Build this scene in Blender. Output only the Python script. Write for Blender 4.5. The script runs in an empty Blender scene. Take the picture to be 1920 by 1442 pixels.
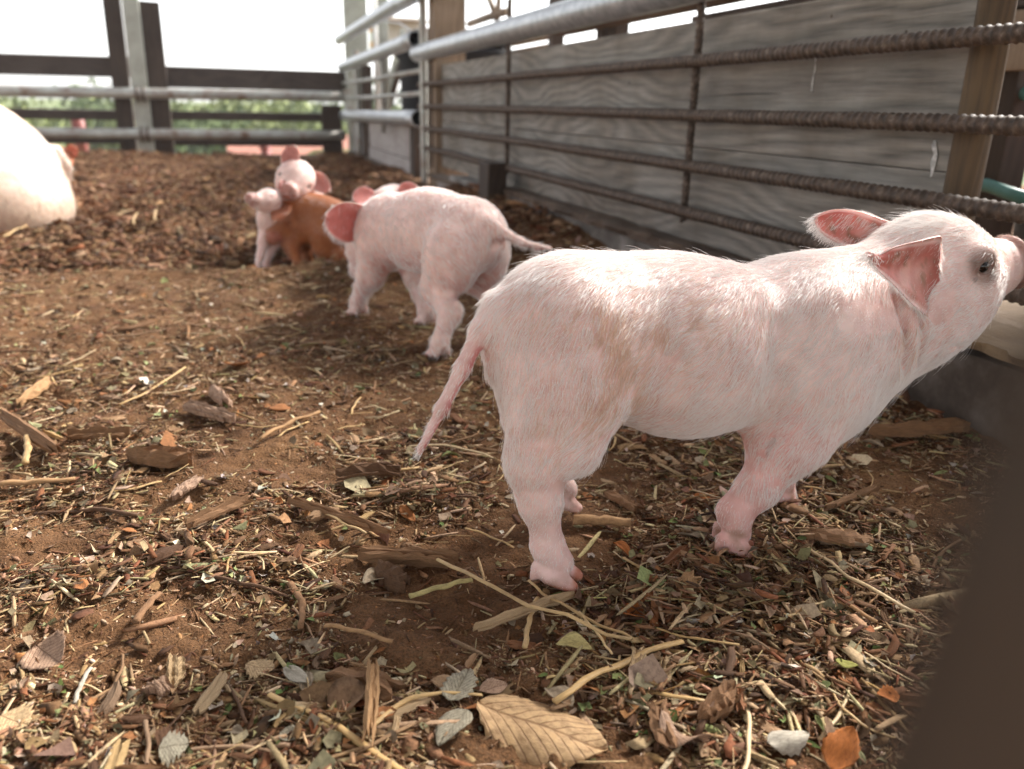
import bpy, math, random
import numpy as np
from math import radians as R, sin, cos, pi
from mathutils import Vector, Matrix, Euler

random.seed(7)
rng = np.random.default_rng(7)
sc = bpy.context.scene
COL = sc.collection

# ------------------------------------------------------------------ camera
YAW, PITCH, ROLL, FPX, CX, CY, CAMH = 0.31475, 0.32225, 0.022, 1560.0, 960.0, 721.0, 0.36
_f = np.array([sin(YAW)*cos(PITCH), cos(YAW)*cos(PITCH), -sin(PITCH)])
_r0 = np.array([cos(YAW), -sin(YAW), 0.0]); _u0 = np.cross(_r0, _f)
_r = cos(ROLL)*_r0 + sin(ROLL)*_u0
_u = -sin(ROLL)*_r0 + cos(ROLL)*_u0
CAM = np.array([0.0, 0.0, CAMH])
cam_d = bpy.data.cameras.new('camera'); cam = bpy.data.objects.new('camera', cam_d); COL.objects.link(cam)
cam.matrix_world = Matrix(((_r[0], _u[0], -_f[0], 0), (_r[1], _u[1], -_f[1], 0), (_r[2], _u[2], -_f[2], CAMH), (0, 0, 0, 1)))
cam_d.sensor_fit = 'HORIZONTAL'; cam_d.sensor_width = 17.3; cam_d.lens = 17.3*FPX/1920.0
cam_d.clip_start = 0.005; cam_d.clip_end = 2000
cam_d.dof.use_dof = True; cam_d.dof.focus_distance = 0.66; cam_d.dof.aperture_fstop = 3.0
sc.camera = cam

# ------------------------------------------------------------------ world, sun, exposure
SUN_AZ, SUN_EL = R(66), R(37)          # azimuth from +Y towards +X
w = bpy.data.worlds.new('World'); sc.world = w; w.use_nodes = True
nt = w.node_tree; bg = nt.nodes['Background']
sky = nt.nodes.new('ShaderNodeTexSky'); sky.sky_type = 'NISHITA'; sky.sun_disc = False
sky.sun_elevation = SUN_EL; sky.sun_rotation = SUN_AZ
sky.air_density = 1.0; sky.dust_density = 1.6; sky.ozone_density = 1.0
# bright cloud cover: most of the blue is taken out of the sky, evenly over the whole dome
cl_b = nt.nodes.new('ShaderNodeRGBToBW'); nt.links.new(sky.outputs[0], cl_b.inputs[0])
cl_m = nt.nodes.new('ShaderNodeMix'); cl_m.data_type = 'RGBA'; cl_m.inputs['Factor'].default_value = .88
cl_t = nt.nodes.new('ShaderNodeMix'); cl_t.data_type = 'RGBA'; cl_t.blend_type = 'MULTIPLY'; cl_t.inputs['Factor'].default_value = 1; cl_t.inputs[7].default_value = (1.0, 1.0, 1.0, 1)
nt.links.new(cl_b.outputs[0], cl_t.inputs[6]); nt.links.new(sky.outputs[0], cl_m.inputs[6]); nt.links.new(cl_t.outputs[2], cl_m.inputs[7])
nt.links.new(cl_m.outputs[2], bg.inputs[0]); bg.inputs[1].default_value = 0.12
sl = bpy.data.lights.new('sun', 'SUN'); sun = bpy.data.objects.new('sun', sl); COL.objects.link(sun)
sl.energy = 2.55; sl.angle = R(13); sl.color = (1.0, 0.95, 0.88)
sd = Vector((sin(SUN_AZ)*cos(SUN_EL), cos(SUN_AZ)*cos(SUN_EL), sin(SUN_EL)))
sun.rotation_euler = sd.to_track_quat('Z', 'Y').to_euler()
sc.view_settings.view_transform = 'Standard'; sc.view_settings.look = 'None'
sc.view_settings.exposure = 2.2; sc.view_settings.gamma = 1.0; sc.view_settings.use_curve_mapping = False
sc.render.engine = 'CYCLES'
sc.cycles.use_denoising = True
sc.cycles.max_bounces = 10; sc.cycles.diffuse_bounces = 5; sc.cycles.transmission_bounces = 8; sc.cycles.glossy_bounces = 4
sc.cycles.sample_clamp_indirect = 8

# ------------------------------------------------------------------ picture-to-place helpers
def ray(px, py): return _f + _r*(px-CX)/FPX - _u*(py-CY)/FPX
def G(px, py, z=0.0):
    d = ray(px, py); return CAM + d*((z-CAMH)/d[2])
def WX(px, py, X):
    d = ray(px, py); return CAM + d*(X/d[0])
def WY(px, py, Y):
    d = ray(px, py); return CAM + d*(Y/d[1])

# ------------------------------------------------------------------ noise in numpy
def _h(ix, iy, iz, s):
    n = (ix.astype(np.int64)*374761393 + iy.astype(np.int64)*668265263 + iz.astype(np.int64)*2147483647 + s*1274126177) & 0xffffffff
    n = ((n ^ (n >> 13))*1274126177) & 0xffffffff
    return ((n ^ (n >> 16)) & 0xffff)/32767.5 - 1.0
def vnoise(P, s=0):
    P = np.asarray(P, float)
    if P.shape[-1] == 2: P = np.concatenate([P, np.zeros(P.shape[:-1]+(1,))], -1)
    I = np.floor(P).astype(np.int64); F = P-I; F = F*F*(3-2*F)
    x, y, z = I[..., 0], I[..., 1], I[..., 2]; fx, fy, fz = F[..., 0], F[..., 1], F[..., 2]
    def L(a, b, t): return a+(b-a)*t
    c = [[[_h(x+i, y+j, z+k, s) for k in (0, 1)] for j in (0, 1)] for i in (0, 1)]
    return L(L(L(c[0][0][0], c[1][0][0], fx), L(c[0][1][0], c[1][1][0], fx), fy),
             L(L(c[0][0][1], c[1][0][1], fx), L(c[0][1][1], c[1][1][1], fx), fy), fz)
def fbm(P, o=4, s=0):
    v = 0; a = 1; P = np.asarray(P, float)
    for i in range(o): v = v + a*vnoise(P*2**i, s+i*17); a *= .5
    return v
def sstep(a, b, x):
    t = np.clip((x-a)/(b-a), 0, 1); return t*t*(3-2*t)

# ------------------------------------------------------------------ materials
def mat(name):
    m = bpy.data.materials.new(name); m.use_nodes = True
    return m, m.node_tree.nodes, m.node_tree.links, m.node_tree.nodes['Principled BSDF']
def N(ns, t, **kw):
    n = ns.new(t)
    for k, v in kw.items():
        if k in ('inp',):
            for a, b in v.items(): n.inputs[a].default_value = b
        else: setattr(n, k, v)
    return n
def ramp(ns, stops):
    n = ns.new('ShaderNodeValToRGB'); e = n.color_ramp.elements
    while len(e) > 1: e.remove(e[-1])
    for i, (p, c) in enumerate(stops):
        q = e[0] if i == 0 else e.new(p)
        q.position = p; q.color = (*c, 1)
    return n
def bump(ns, ls, bs, src, st, dist):
    b = N(ns, 'ShaderNodeBump', inp={'Strength': st, 'Distance': dist}); ls.new(src, b.inputs['Height']); ls.new(b.outputs[0], bs.inputs['Normal']); return b

def rust_like(name, stops, scale=60, rough=.75, metal=0.0, b=.5, bd=.001):
    m, ns, ls, bs = mat(name)
    tc = N(ns, 'ShaderNodeTexCoord'); n1 = N(ns, 'ShaderNodeTexNoise', inp={'Scale': scale, 'Detail': 8, 'Roughness': .65})
    ls.new(tc.outputs['Object'], n1.inputs['Vector'])
    r = ramp(ns, stops); ls.new(n1.outputs['Fac'], r.inputs[0]); ls.new(r.outputs[0], bs.inputs['Base Color'])
    bs.inputs['Roughness'].default_value = rough; bs.inputs['Metallic'].default_value = metal
    n2 = N(ns, 'ShaderNodeTexNoise', inp={'Scale': scale*4, 'Detail': 6}); ls.new(tc.outputs['Object'], n2.inputs['Vector'])
    bump(ns, ls, bs, n2.outputs['Fac'], b, bd)
    return m

def wood(name, dark, light, along=1, S=55, A=2.6, streak=1.0, rough=.75, tintvar=.25, knot=1.0, bd=.002):
    """weathered plank: contour rings of a slow noise make grain and knots; along = axis of the grain"""
    m, ns, ls, bs = mat(name)
    tc = N(ns, 'ShaderNodeTexCoord'); oi = N(ns, 'ShaderNodeObjectInfo')
    add = N(ns, 'ShaderNodeVectorMath', operation='MULTIPLY_ADD'); add.inputs[1].default_value = (1, 1, 1)
    ls.new(tc.outputs['Object'], add.inputs[0])
    sc_ = N(ns, 'ShaderNodeMath', operation='MULTIPLY'); sc_.inputs[1].default_value = 37.0; ls.new(oi.outputs['Random'], sc_.inputs[0])
    cmb = N(ns, 'ShaderNodeCombineXYZ'); [ls.new(sc_.outputs[0], cmb.inputs[i]) for i in range(3)]
    ls.new(cmb.outputs[0], add.inputs[2])
    sq = [1.0, 1.0, 1.0]; sq[along] = .33
    mp = N(ns, 'ShaderNodeMapping'); mp.inputs['Scale'].default_value = sq; ls.new(add.outputs[0], mp.inputs[0])
    slow = N(ns, 'ShaderNodeTexNoise', inp={'Scale': 7.0*knot, 'Detail': 1.5, 'Roughness': .4}); ls.new(mp.outputs[0], slow.inputs['Vector'])
    sep = N(ns, 'ShaderNodeSeparateXYZ'); ls.new(tc.outputs['Object'], sep.inputs[0])
    ax = {0: 'Z', 1: 'Z', 2: 'X'}[along]
    zz = N(ns, 'ShaderNodeMath', operation='MULTIPLY'); zz.inputs[1].default_value = S; ls.new(sep.outputs[ax], zz.inputs[0])
    sl_ = N(ns, 'ShaderNodeMath', operation='MULTIPLY_ADD'); sl_.inputs[1].default_value = A*12; ls.new(slow.outputs['Fac'], sl_.inputs[0]); ls.new(zz.outputs[0], sl_.inputs[2])
    sn = N(ns, 'ShaderNodeMath', operation='PINGPONG'); sn.inputs[1].default_value = 1.0; ls.new(sl_.outputs[0], sn.inputs[0])
    sq2 = [60.0]*3; sq2[along] = 3.0
    mp2 = N(ns, 'ShaderNodeMapping'); mp2.inputs['Scale'].default_value = sq2; ls.new(add.outputs[0], mp2.inputs[0])
    fib = N(ns, 'ShaderNodeTexNoise', inp={'Scale': 3.0, 'Detail': 6, 'Roughness': .7}); ls.new(mp2.outputs[0], fib.inputs['Vector'])
    mx = N(ns, 'ShaderNodeMath', operation='MULTIPLY_ADD'); mx.inputs[1].default_value = .30; ls.new(sn.outputs[0], mx.inputs[0])
    fb = N(ns, 'ShaderNodeMath', operation='MULTIPLY'); fb.inputs[1].default_value = .92*streak; ls.new(fib.outputs['Fac'], fb.inputs[0]); ls.new(fb.outputs[0], mx.inputs[2])
    r = ramp(ns, [(.15, dark), (.5, tuple((a+b)/2 for a, b in zip(dark, light))), (.85, light)]); ls.new(mx.outputs[0], r.inputs[0])
    st = N(ns, 'ShaderNodeTexNoise', inp={'Scale': 5.0, 'Detail': 5, 'Roughness': .6}); ls.new(add.outputs[0], st.inputs['Vector'])
    r2 = ramp(ns, [(.32, (1-tintvar*1.8, 1-tintvar*2.1, 1-tintvar*2.4)), (.6, (1, 1, 1))]); ls.new(st.outputs['Fac'], r2.inputs[0])
    mm = N(ns, 'ShaderNodeMix', data_type='RGBA', blend_type='MULTIPLY'); mm.inputs['Factor'].default_value = 1
    ls.new(r.outputs[0], mm.inputs[6]); ls.new(r2.outputs[0], mm.inputs[7]); ls.new(mm.outputs[2], bs.inputs['Base Color'])
    bs.inputs['Roughness'].default_value = rough
    bump(ns, ls, bs, mx.outputs[0], .6, bd)
    return m

def plain(name, c, rough=.6, metal=0, var=.0, scale=20):
    m, ns, ls, bs = mat(name); bs.inputs['Roughness'].default_value = rough; bs.inputs['Metallic'].default_value = metal
    bs.inputs['Base Color'].default_value = (*c, 1)
    if var:
        tc = N(ns, 'ShaderNodeTexCoord'); n = N(ns, 'ShaderNodeTexNoise', inp={'Scale': scale, 'Detail': 6}); ls.new(tc.outputs['Object'], n.inputs['Vector'])
        r = ramp(ns, [(.3, tuple(x*(1-var) for x in c)), (.7, tuple(min(1, x*(1+var)) for x in c))]); ls.new(n.outputs['Fac'], r.inputs[0]); ls.new(r.outputs[0], bs.inputs['Base Color'])
        bump(ns, ls, bs, n.outputs['Fac'], .3, .002)
    return m

def litter_mat(name, attr=True, stops=None, vs=(5, 26, 26), rough=.85, spec=.25):
    m, ns, ls, bs = mat(name)
    tc = N(ns, 'ShaderNodeTexCoord')
    if attr:
        a = N(ns, 'ShaderNodeAttribute', attribute_name='Col'); src = a.outputs['Color']
        geo = N(ns, 'ShaderNodeNewGeometry'); vec = geo.outputs['Position']
    else:
        oi = N(ns, 'ShaderNodeObjectInfo'); r = ramp(ns, stops); ls.new(oi.outputs['Random'], r.inputs[0]); src = r.outputs[0]; vec = tc.outputs['Object']
    mp = N(ns, 'ShaderNodeMapping'); mp.inputs['Scale'].default_value = vs if not attr else (350, 350, 350)
    ls.new(vec, mp.inputs[0])
    n = N(ns, 'ShaderNodeTexNoise', inp={'Scale': 1.0, 'Detail': 5, 'Roughness': .7}); ls.new(mp.outputs[0], n.inputs['Vector'])
    r2 = ramp(ns, [(.3, (.38, .31, .24)), (.6, (.96, .85, .70)), (.8, (1.0, .88, .72))]); ls.new(n.outputs['Fac'], r2.inputs[0])
    mm = N(ns, 'ShaderNodeMix', data_type='RGBA', blend_type='MULTIPLY'); mm.inputs['Factor'].default_value = .8
    ls.new(src, mm.inputs[6]); ls.new(r2.outputs[0], mm.inputs[7]); ls.new(mm.outputs[2], bs.inputs['Base Color'])
    bs.inputs['Roughness'].default_value = rough; bs.inputs['Specular IOR Level'].default_value = spec
    bump(ns, ls, bs, n.outputs['Fac'], .6, .0008)
    return m

M = {}
M['grey_plank'] = wood('weathered_grey_board', (.036, .032, .028), (.31, .28, .245), along=1, S=70, A=1.3, tintvar=.2, rough=.62, bd=.0025)
M['pale_panel'] = wood('pale_dusty_board', (.30, .26, .245), (.42, .385, .37), along=1, S=20, A=.6, tintvar=.12, rough=.8)
M['brown_beam'] = wood('dark_brown_beam', (.022, .015, .012), (.07, .048, .038), along=0, S=60, A=1.2, tintvar=.2, rough=.8)
M['brown_post'] = wood('brown_post', (.02, .012, .008), (.065, .041, .028), along=2, S=60, A=.9, tintvar=.2, rough=.8)
M['tan_post'] = wood('tan_post', (.13, .085, .055), (.30, .215, .145), along=2, S=70, A=.9, tintvar=.2, rough=.75)
M['grey_post'] = wood('grey_brown_post', (.022, .014, .009), (.13, .09, .064), along=2, S=60, A=.9, tintvar=.2, rough=.8)
M['pole'] = wood('round_pole', (.024, .013, .006), (.12, .072, .032), along=2, S=230, A=.8, streak=1.2, tintvar=.25, rough=.7, bd=.003)
M['sill'] = wood('muddy_sill_board', (.035, .021, .014), (.13, .088, .06), along=1, S=90, A=1.2, streak=1.3, tintvar=.3, rough=.9, bd=.004)
M['lit_board'] = wood('worn_tan_board', (.09, .055, .030), (.28, .19, .105), along=1, S=80, A=1.0, streak=1.3, tintvar=.3, rough=.85, bd=.004)
M['rust'] = rust_like('rusty_rebar', [(.3, (.022, .014, .010)), (.46, (.058, .036, .024)), (.6, (.11, .073, .05)), (.76, (.27, .23, .19))], 90, .72, 0, .6, .0008)
M['galv'] = rust_like('galvanised_steel', [(.3, (.26, .27, .29)), (.5, (.42, .44, .46)), (.7, (.60, .61, .62))], 45, .38, .55, .3, .0006)
M['galv_rust'] = rust_like('stained_galvanised_steel', [(.32, (.16, .09, .05)), (.42, (.30, .27, .24)), (.6, (.42, .43, .40)), (.75, (.52, .53, .50))], 9, .5, .35, .3, .0006)
M['galv_post'] = rust_like('dull_painted_steel', [(.3, (.25, .25, .21)), (.7, (.42, .42, .37))], 8, .6, .1, .3, .0008)
M['concrete'] = rust_like('dirty_concrete', [(.3, (.055, .045, .038)), (.5, (.16, .145, .13)), (.68, (.32, .30, .28))], 9, .9, 0, .5, .002)
M['mud_concrete'] = rust_like('muddy_shaded_concrete', [(.3, (.022, .015, .010)), (.5, (.06, .043, .032)), (.7, (.13, .11, .095))], 14, .95, 0, .6, .003)  # darker kerb concrete: mud, with shade put into the colour
M['bore'] = plain('dark_pipe_bore', (.02, .02, .022), .8)
M['black_plastic'] = plain('black_plastic', (.006, .006, .009), .85)
M['white_mark'] = plain('white_dropping', (.46, .44, .42), .8, 0, .45, 160)
M['green_paint'] = plain('green_painted_tube', (.05, .15, .13), .45, 0, .2, 30)
M['tyre'] = plain('grey_rubber', (.05, .05, .048), .8, 0, .3, 30)
M['orange_paint'] = plain('orange_paint', (.45, .11, .03), .55, 0, .2, 20)
M['red_paint'] = plain('red_primer', (.20, .04, .03), .6)
M['white_paint'] = plain('off_white_paint', (.72, .70, .66), .7, 0, .06, 6)
M['pink_wall'] = plain('pale_pink_render', (.70, .62, .56), .9, 0, .08, 3)
M['roof_tile'] = plain('red_brown_roof_tile', (.30, .12, .08), .9, 0, .2, 8)
M['win'] = plain('dark_window_glass', (.04, .05, .06), .1)
M['orange_band'] = plain('orange_band', (.62, .28, .04), .6)
M['foliage'] = plain('leaf_green', (.09, .13, .035), .8, 0, .5, 2.5)
M['foliage2'] = plain('leaf_yellow_green', (.16, .19, .05), .8, 0, .4, 2.5)
M['bark'] = plain('tree_bark', (.10, .075, .055), .9, 0, .3, 20)
M['eye'] = plain('eye_glossy', (.012, .008, .006), .06)
M['litter'] = litter_mat('loose_litter')

# ------------------------------------------------------------------ object helpers
def mesh(name, V, F, m=None, smooth=False):
    me = bpy.data.meshes.new(name)
    V = np.asarray(V, float)
    if isinstance(F, np.ndarray):
        k = F.shape[1]; me.vertices.add(len(V)); me.vertices.foreach_set('co', V.ravel().astype(np.float32))
        me.loops.add(F.size); me.loops.foreach_set('vertex_index', F.ravel().astype(np.int32))
        me.polygons.add(len(F)); me.polygons.foreach_set('loop_start', np.arange(0, F.size, k, dtype=np.int32))
        me.update(calc_edges=True)
    else:
        me.from_pydata([tuple(v) for v in V], [], [tuple(f) for f in F]); me.update()
    if smooth: me.polygons.foreach_set('use_smooth', np.ones(len(me.polygons), bool))
    if m: me.materials.append(m)
    return me
def link(name, me, parent=None, loc=None, rot=None):
    o = bpy.data.objects.new(name, me); COL.objects.link(o)
    if parent is not None: o.parent = parent
    if loc is not None: o.location = loc
    if rot is not None: o.rotation_euler = rot
    return o
def tag(o, label=None, cat=None, group=None, kind=None):
    if label: o['label'] = label
    if cat: o['category'] = cat
    if group: o['group'] = group
    if kind: o['kind'] = kind
    return o
def thing(name, label, cat, loc=(0, 0, 0), group=None):
    o = bpy.data.objects.new(name, None); COL.objects.link(o); o.location = loc; o.empty_display_size = .05
    return tag(o, label, cat, group)
def box_vf(a, b, bev=.003, jit=0.0, seed=0):
    """box from corner a to corner b with chamfered long edges and slightly uneven corners"""
    import bmesh
    a = np.minimum(a, b)*1.0; b2 = np.maximum(a, b)
    bm = bmesh.new(); bmesh.ops.create_cube(bm, size=1)
    c = (a+b2)/2; d = b2-a
    rr = random.Random(seed)
    for v in bm.verts: v.co = Vector([c[i]+v.co[i]*d[i]+(rr.random()-.5)*jit for i in range(3)])
    if bev > 0: bmesh.ops.bevel(bm, geom=list(bm.edges), offset=bev, segments=2, affect='EDGES', profile=.6)
    return bm
def box(name, a, b, m, parent=None, bev=.003, jit=0.0, seed=0, rot=None):
    a = np.array(a, float); b = np.array(b, float); lo = np.minimum(a, b); hi = np.maximum(a, b); c = (lo+hi)/2
    bm = box_vf(lo-c, hi-c, bev, jit, seed); me = bpy.data.meshes.new(name); bm.to_mesh(me); bm.free(); me.materials.append(m)
    ploc = np.array(parent.location) if parent is not None else 0
    o = link(name, me, parent, tuple(c-ploc)); 
    if rot: o.rotation_euler = rot
    return o
def tube_vf(P, rad, seg=12, cap=True):
    P = np.asarray(P, float); n = len(P); rad = np.broadcast_to(rad, (n,))
    T = np.gradient(P, axis=0); T /= np.linalg.norm(T, axis=1)[:, None]
    up = np.array([0, 0, 1.0]) if abs(T[0][2]) < .9 else np.array([1.0, 0, 0])
    V = []
    for i in range(n):
        s = np.cross(T[i], up); s /= np.linalg.norm(s); u = np.cross(s, T[i]); up = u
        for k in range(seg):
            a = 2*pi*k/seg; V.append(P[i]+rad[i]*(cos(a)*s+sin(a)*u))
    F = [(i*seg+k, i*seg+(k+1) % seg, (i+1)*seg+(k+1) % seg, (i+1)*seg+k) for i in range(n-1) for k in range(seg)]
    if cap: F += [tuple(range(seg))[::-1], tuple((n-1)*seg+k for k in range(seg))]
    return V, F
def tube(name, P, rad, m, parent=None, seg=12, cap=True, smooth=True):
    P = np.asarray(P, float); o0 = np.array(P[0]); V, F = tube_vf(P-o0, rad, seg, cap)
    me = mesh(name, V, F, m, smooth)
    ploc = np.array(parent.location) if parent is not None else 0
    return link(name, me, parent, tuple(o0-ploc))
def pipe(name, A, B, rad, m, parent=None, open_end=False, seg=20, sag=.0, wall=.0035):
    """straight pipe with rolled outer skin, rim, bore and slight bow"""
    A = np.array(A, float); B = np.array(B, float); t = np.linspace(0, 1, 14)[:, None]
    P = A+(B-A)*t; P[:, 2] -= sag*np.sin(pi*t[:, 0])
    ri = rad-wall
    d = (B-A)/np.linalg.norm(B-A)
    # outer, then rim, then bore going back inside at both ends
    path = np.concatenate([[A+d*.12], [A+d*.0005], P, [B-d*.0005], [B-d*.12]]); rr = np.array([ri, ri]+[rad]*len(P)+[ri, ri])
    s = np.cross(d, (0, 0, 1.0)); s /= np.linalg.norm(s); u = np.cross(s, d); V = []
    for p, q in zip(path, rr):
        for k in range(seg):
            a = 2*pi*k/seg; V.append(p-A+q*(cos(a)*s+sin(a)*u))
    n = len(path)
    F = [(i*seg+k, i*seg+(k+1) % seg, (i+1)*seg+(k+1) % seg, (i+1)*seg+k) for i in range(n-1) for k in range(seg)]
    F += [tuple(range(seg))[::-1], tuple((n-1)*seg+k for k in range(seg))]
    me = mesh(name, V, F, m, True); me.materials.append(M['bore'])
    for p_ in me.polygons:
        if p_.index < seg or p_.index >= (n-2)*seg: p_.material_index = 1
    ploc = np.array(parent.location) if parent is not None else 0
    return link(name, me, parent, tuple(A-ploc))

# ================================================================== GROUND
def gh(x, y):
    x = np.asarray(x, float); y = np.asarray(y, float)
    P = np.stack([x, y], -1)
    z = .006*fbm(P*4.5, 3, 3) + .0040*fbm(P*24, 3, 9)
    z = z + .0022*fbm(P*60, 2, 33)*sstep(3, 1.6, np.hypot(x, y)) + .0018*fbm(P*120, 2, 21)*sstep(3, 1.2, np.hypot(x, y))
    e = 1.955 - .02*x + .012*vnoise(P*5, 5)                       # small step down in the bedding
    z = z + .006*sstep(e-.12, e-.02, y)*(1-sstep(e-.015, e+.02, y)) - .028*sstep(e-.01, e+.035, y)*(x < .6)
    z = z + .02*fbm(P*2.3, 4, 40)*sstep(2.2, 3.5, y)
    z = z + .05*np.exp(-((x+.55)**2+(y-6.2)**2)/.35) - .02*sstep(4, 6, y)
    # debris heaped against the kerb
    z = z + .07*sstep(.58, .79, x)*sstep(1.3, 2.1, y)*(1-sstep(2.9, 3.4, y)) + .012*sstep(.45, .72, x)*sstep(.2, .5, y)
    # the heap of bedding in the middle of the picture
    c = G(640, 960)[:2]; z = z + .008*np.exp(-(((x-c[0])/.14)**2+((y-c[1])/.035)**2))
    # under the piglet's feet keep it level
    for fx, fy in FEET:
        q = np.exp(-((x-fx)**2+(y-fy)**2)/.0009); z = z*(1-q)
    out = np.maximum(sstep(7.2, 14, y), sstep(3.6, 10, x))
    out = np.maximum(out, sstep(4, 10, -x)); out = np.maximum(out, sstep(3, 9, -y))
    z = z*(1-out) - 1.9*out + .25*fbm(P*.06, 3, 70)*out
    return z
FEET = [(.229, .537), (.390, .543), (.27, .645), (.462, .605), (.257, 1.163), (.195, 1.468), (.28, 1.37), (.37, 1.29)]

th = np.concatenate([np.arange(-27, 65, .26), np.arange(65, 333, 4.5)])*pi/180
rr_ = np.concatenate([np.exp(np.arange(math.log(.16), math.log(4.2), .0046)), np.exp(np.arange(math.log(4.2), math.log(900), .035))])
TT, RR = np.meshgrid(th, rr_); gx = RR*np.sin(TT); gy = RR*np.cos(TT)
GV = np.stack([gx, gy, gh(gx, gy)], -1).reshape(-1, 3)
nt_, nr_ = len(th), len(rr_)
i0 = (np.arange(nr_-1)[:, None]*nt_ + np.arange(nt_)[None]).ravel(); j1 = (np.arange(nt_)+1) % nt_
i1 = (np.arange(nr_-1)[:, None]*nt_ + j1[None]).ravel()
GF = np.stack([i0, i1, i1+nt_, i0+nt_], -1)[:, ::-1]
cen = len(GV); GV = np.concatenate([GV, [[0, 0, float(gh(0., 0.))]]])
m, ns, ls, bs = mat('soil')
geo = N(ns, 'ShaderNodeNewGeometry'); P = geo.outputs['Position']
n1 = N(ns, 'ShaderNodeTexNoise', inp={'Scale': 9, 'Detail': 8, 'Roughness': .6}); ls.new(P, n1.inputs['Vector'])
n2 = N(ns, 'ShaderNodeTexNoise', inp={'Scale': 420, 'Detail': 6, 'Roughness': .75}); ls.new(P, n2.inputs['Vector'])
v1 = N(ns, 'ShaderNodeTexVoronoi', inp={'Scale': 520.0}); ls.new(P, v1.inputs['Vector'])
r1 = ramp(ns, [(.3, (.095, .046, .021)), (.5, (.155, .079, .037)), (.72, (.225, .122, .058))]); ls.new(n1.outputs['Fac'], r1.inputs[0])
r2 = ramp(ns, [(.28, (.30, .28, .26)), (.5, (.95, .93, .9)), (.68, (1.5, 1.45, 1.4))]); ls.new(n2.outputs['Fac'], r2.inputs[0])
mm = N(ns, 'ShaderNodeMix', data_type='RGBA', blend_type='MULTIPLY'); mm.inputs['Factor'].default_value = 1
ls.new(r1.outputs[0], mm.inputs[6]); ls.new(r2.outputs[0], mm.inputs[7])
rv = ramp(ns, [(.0, (1, 1, 1)), (.93, (1, 1, 1)), (.96, (2.6, 2.4, 2.2))]); ls.new(v1.outputs['Color'], rv.inputs[0])
mv = N(ns, 'ShaderNodeMix', data_type='RGBA', blend_type='MULTIPLY'); mv.inputs['Factor'].default_value = 1
ls.new(mm.outputs[2], mv.inputs[6]); ls.new(rv.outputs[0], mv.inputs[7])
at_ = N(ns, 'ShaderNodeAttribute', attribute_name='grass')
ng = N(ns, 'ShaderNodeTexNoise', inp={'Scale': .5, 'Detail': 8}); ls.new(P, ng.inputs['Vector'])
rg = ramp(ns, [(.35, (.07, .11, .03)), (.65, (.17, .19, .06))]); ls.new(ng.outputs['Fac'], rg.inputs[0])
mg = N(ns, 'ShaderNodeMix', data_type='RGBA'); ls.new(at_.outputs['Fac'], mg.inputs['Factor']); ls.new(mv.outputs[2], mg.inputs[6]); ls.new(rg.outputs[0], mg.inputs[7])
ls.new(mg.outputs[2], bs.inputs['Base Color']); bs.inputs['Roughness'].default_value = .95; bs.inputs['Specular IOR Level'].default_value = .2
hh = N(ns, 'ShaderNodeMath', operation='MULTIPLY_ADD'); hh.inputs[1].default_value = -.5; ls.new(v1.outputs['Distance'], hh.inputs[0]); ls.new(n2.outputs['Fac'], hh.inputs[2])
bump(ns, ls, bs, hh.outputs[0], .9, .0022)
tri = [(cen, (k+1) % nt_, k) for k in range(nt_)]
F4 = GF
me = bpy.data.meshes.new('ground')
me.vertices.add(len(GV)); me.vertices.foreach_set('co', GV.ravel().astype(np.float32))
li = np.concatenate([F4.ravel(), np.array(tri)[:, ::-1].ravel()]).astype(np.int32); me.loops.add(len(li)); me.loops.foreach_set('vertex_index', li)
me.polygons.add(len(F4)+len(tri)); me.polygons.foreach_set('loop_start', np.concatenate([np.arange(len(F4))*4, len(F4)*4+np.arange(len(tri))*3]).astype(np.int32))
me.update(calc_edges=True); me.polygons.foreach_set('use_smooth', np.ones(len(me.polygons), bool)); me.materials.append(m)
ga = me.attributes.new('grass', 'FLOAT', 'POINT')
gm = np.maximum(sstep(6.95, 7.3, GV[:, 1]), np.maximum(sstep(4.5, 7.0, GV[:, 0]), sstep(4, 6, -GV[:, 0]))); ga.data.foreach_set('value', gm.astype(np.float32))
tag(link('ground', me), kind='structure', label='brown trodden soil floor of the pig pen')

# ================================================================== RIGHT WALL AND GATES
XB, XW, YE = .80, .85, 3.87
def rebar_mesh(L, r=.0098, pitch=.0128, seg=14):
    n = int(L/pitch); prof = [(0.0, 0), (.30, 0), (.42, 1), (.58, 1), (.70, 0)]
    ys = []; hs = []
    for i in range(n):
        for t, h in prof: ys.append((i+t)*pitch); hs.append(h)
    ys = np.array(ys); hs = np.array(hs); a = np.arange(seg)*2*pi/seg
    A, Yy = np.meshgrid(a, ys); Hh = np.repeat(hs[:, None], seg, 1)
    long_rib = (np.abs(np.sin(A)) < .25)
    rad = r + .0019*np.maximum(Hh*(~long_rib), .8*long_rib) *(.75+.25*vnoise(np.stack([A*1.5, Yy*9], -1), 14)) + .0006*fbm(np.stack([A*2, Yy*45], -1), 3, 4)
    Y2 = Yy + .0032*np.cos(A)
    wob = .0012*vnoise(np.stack([Yy*3, Yy*0], -1), 8)
    V = np.stack([rad*np.cos(A), Y2, rad*np.sin(A)+wob], -1).reshape(-1, 3)
    nr = len(ys); i0 = (np.arange(nr-1)[:, None]*seg+np.arange(seg)[None]).ravel(); i1 = (np.arange(nr-1)[:, None]*seg+((np.arange(seg)+1) % seg)[None]).ravel()
    return V, np.stack([i0, i0+seg, i1+seg, i1], -1)
gate = thing('rebar_gate', 'rusty ribbed bar barrier with a thick steel pipe on top, beside the large white piglet', 'gate', (XB, YE, 0))
V, F = rebar_mesh(4.6); rb_me = mesh('rebar', V, F, M['rust'], True)
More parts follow.
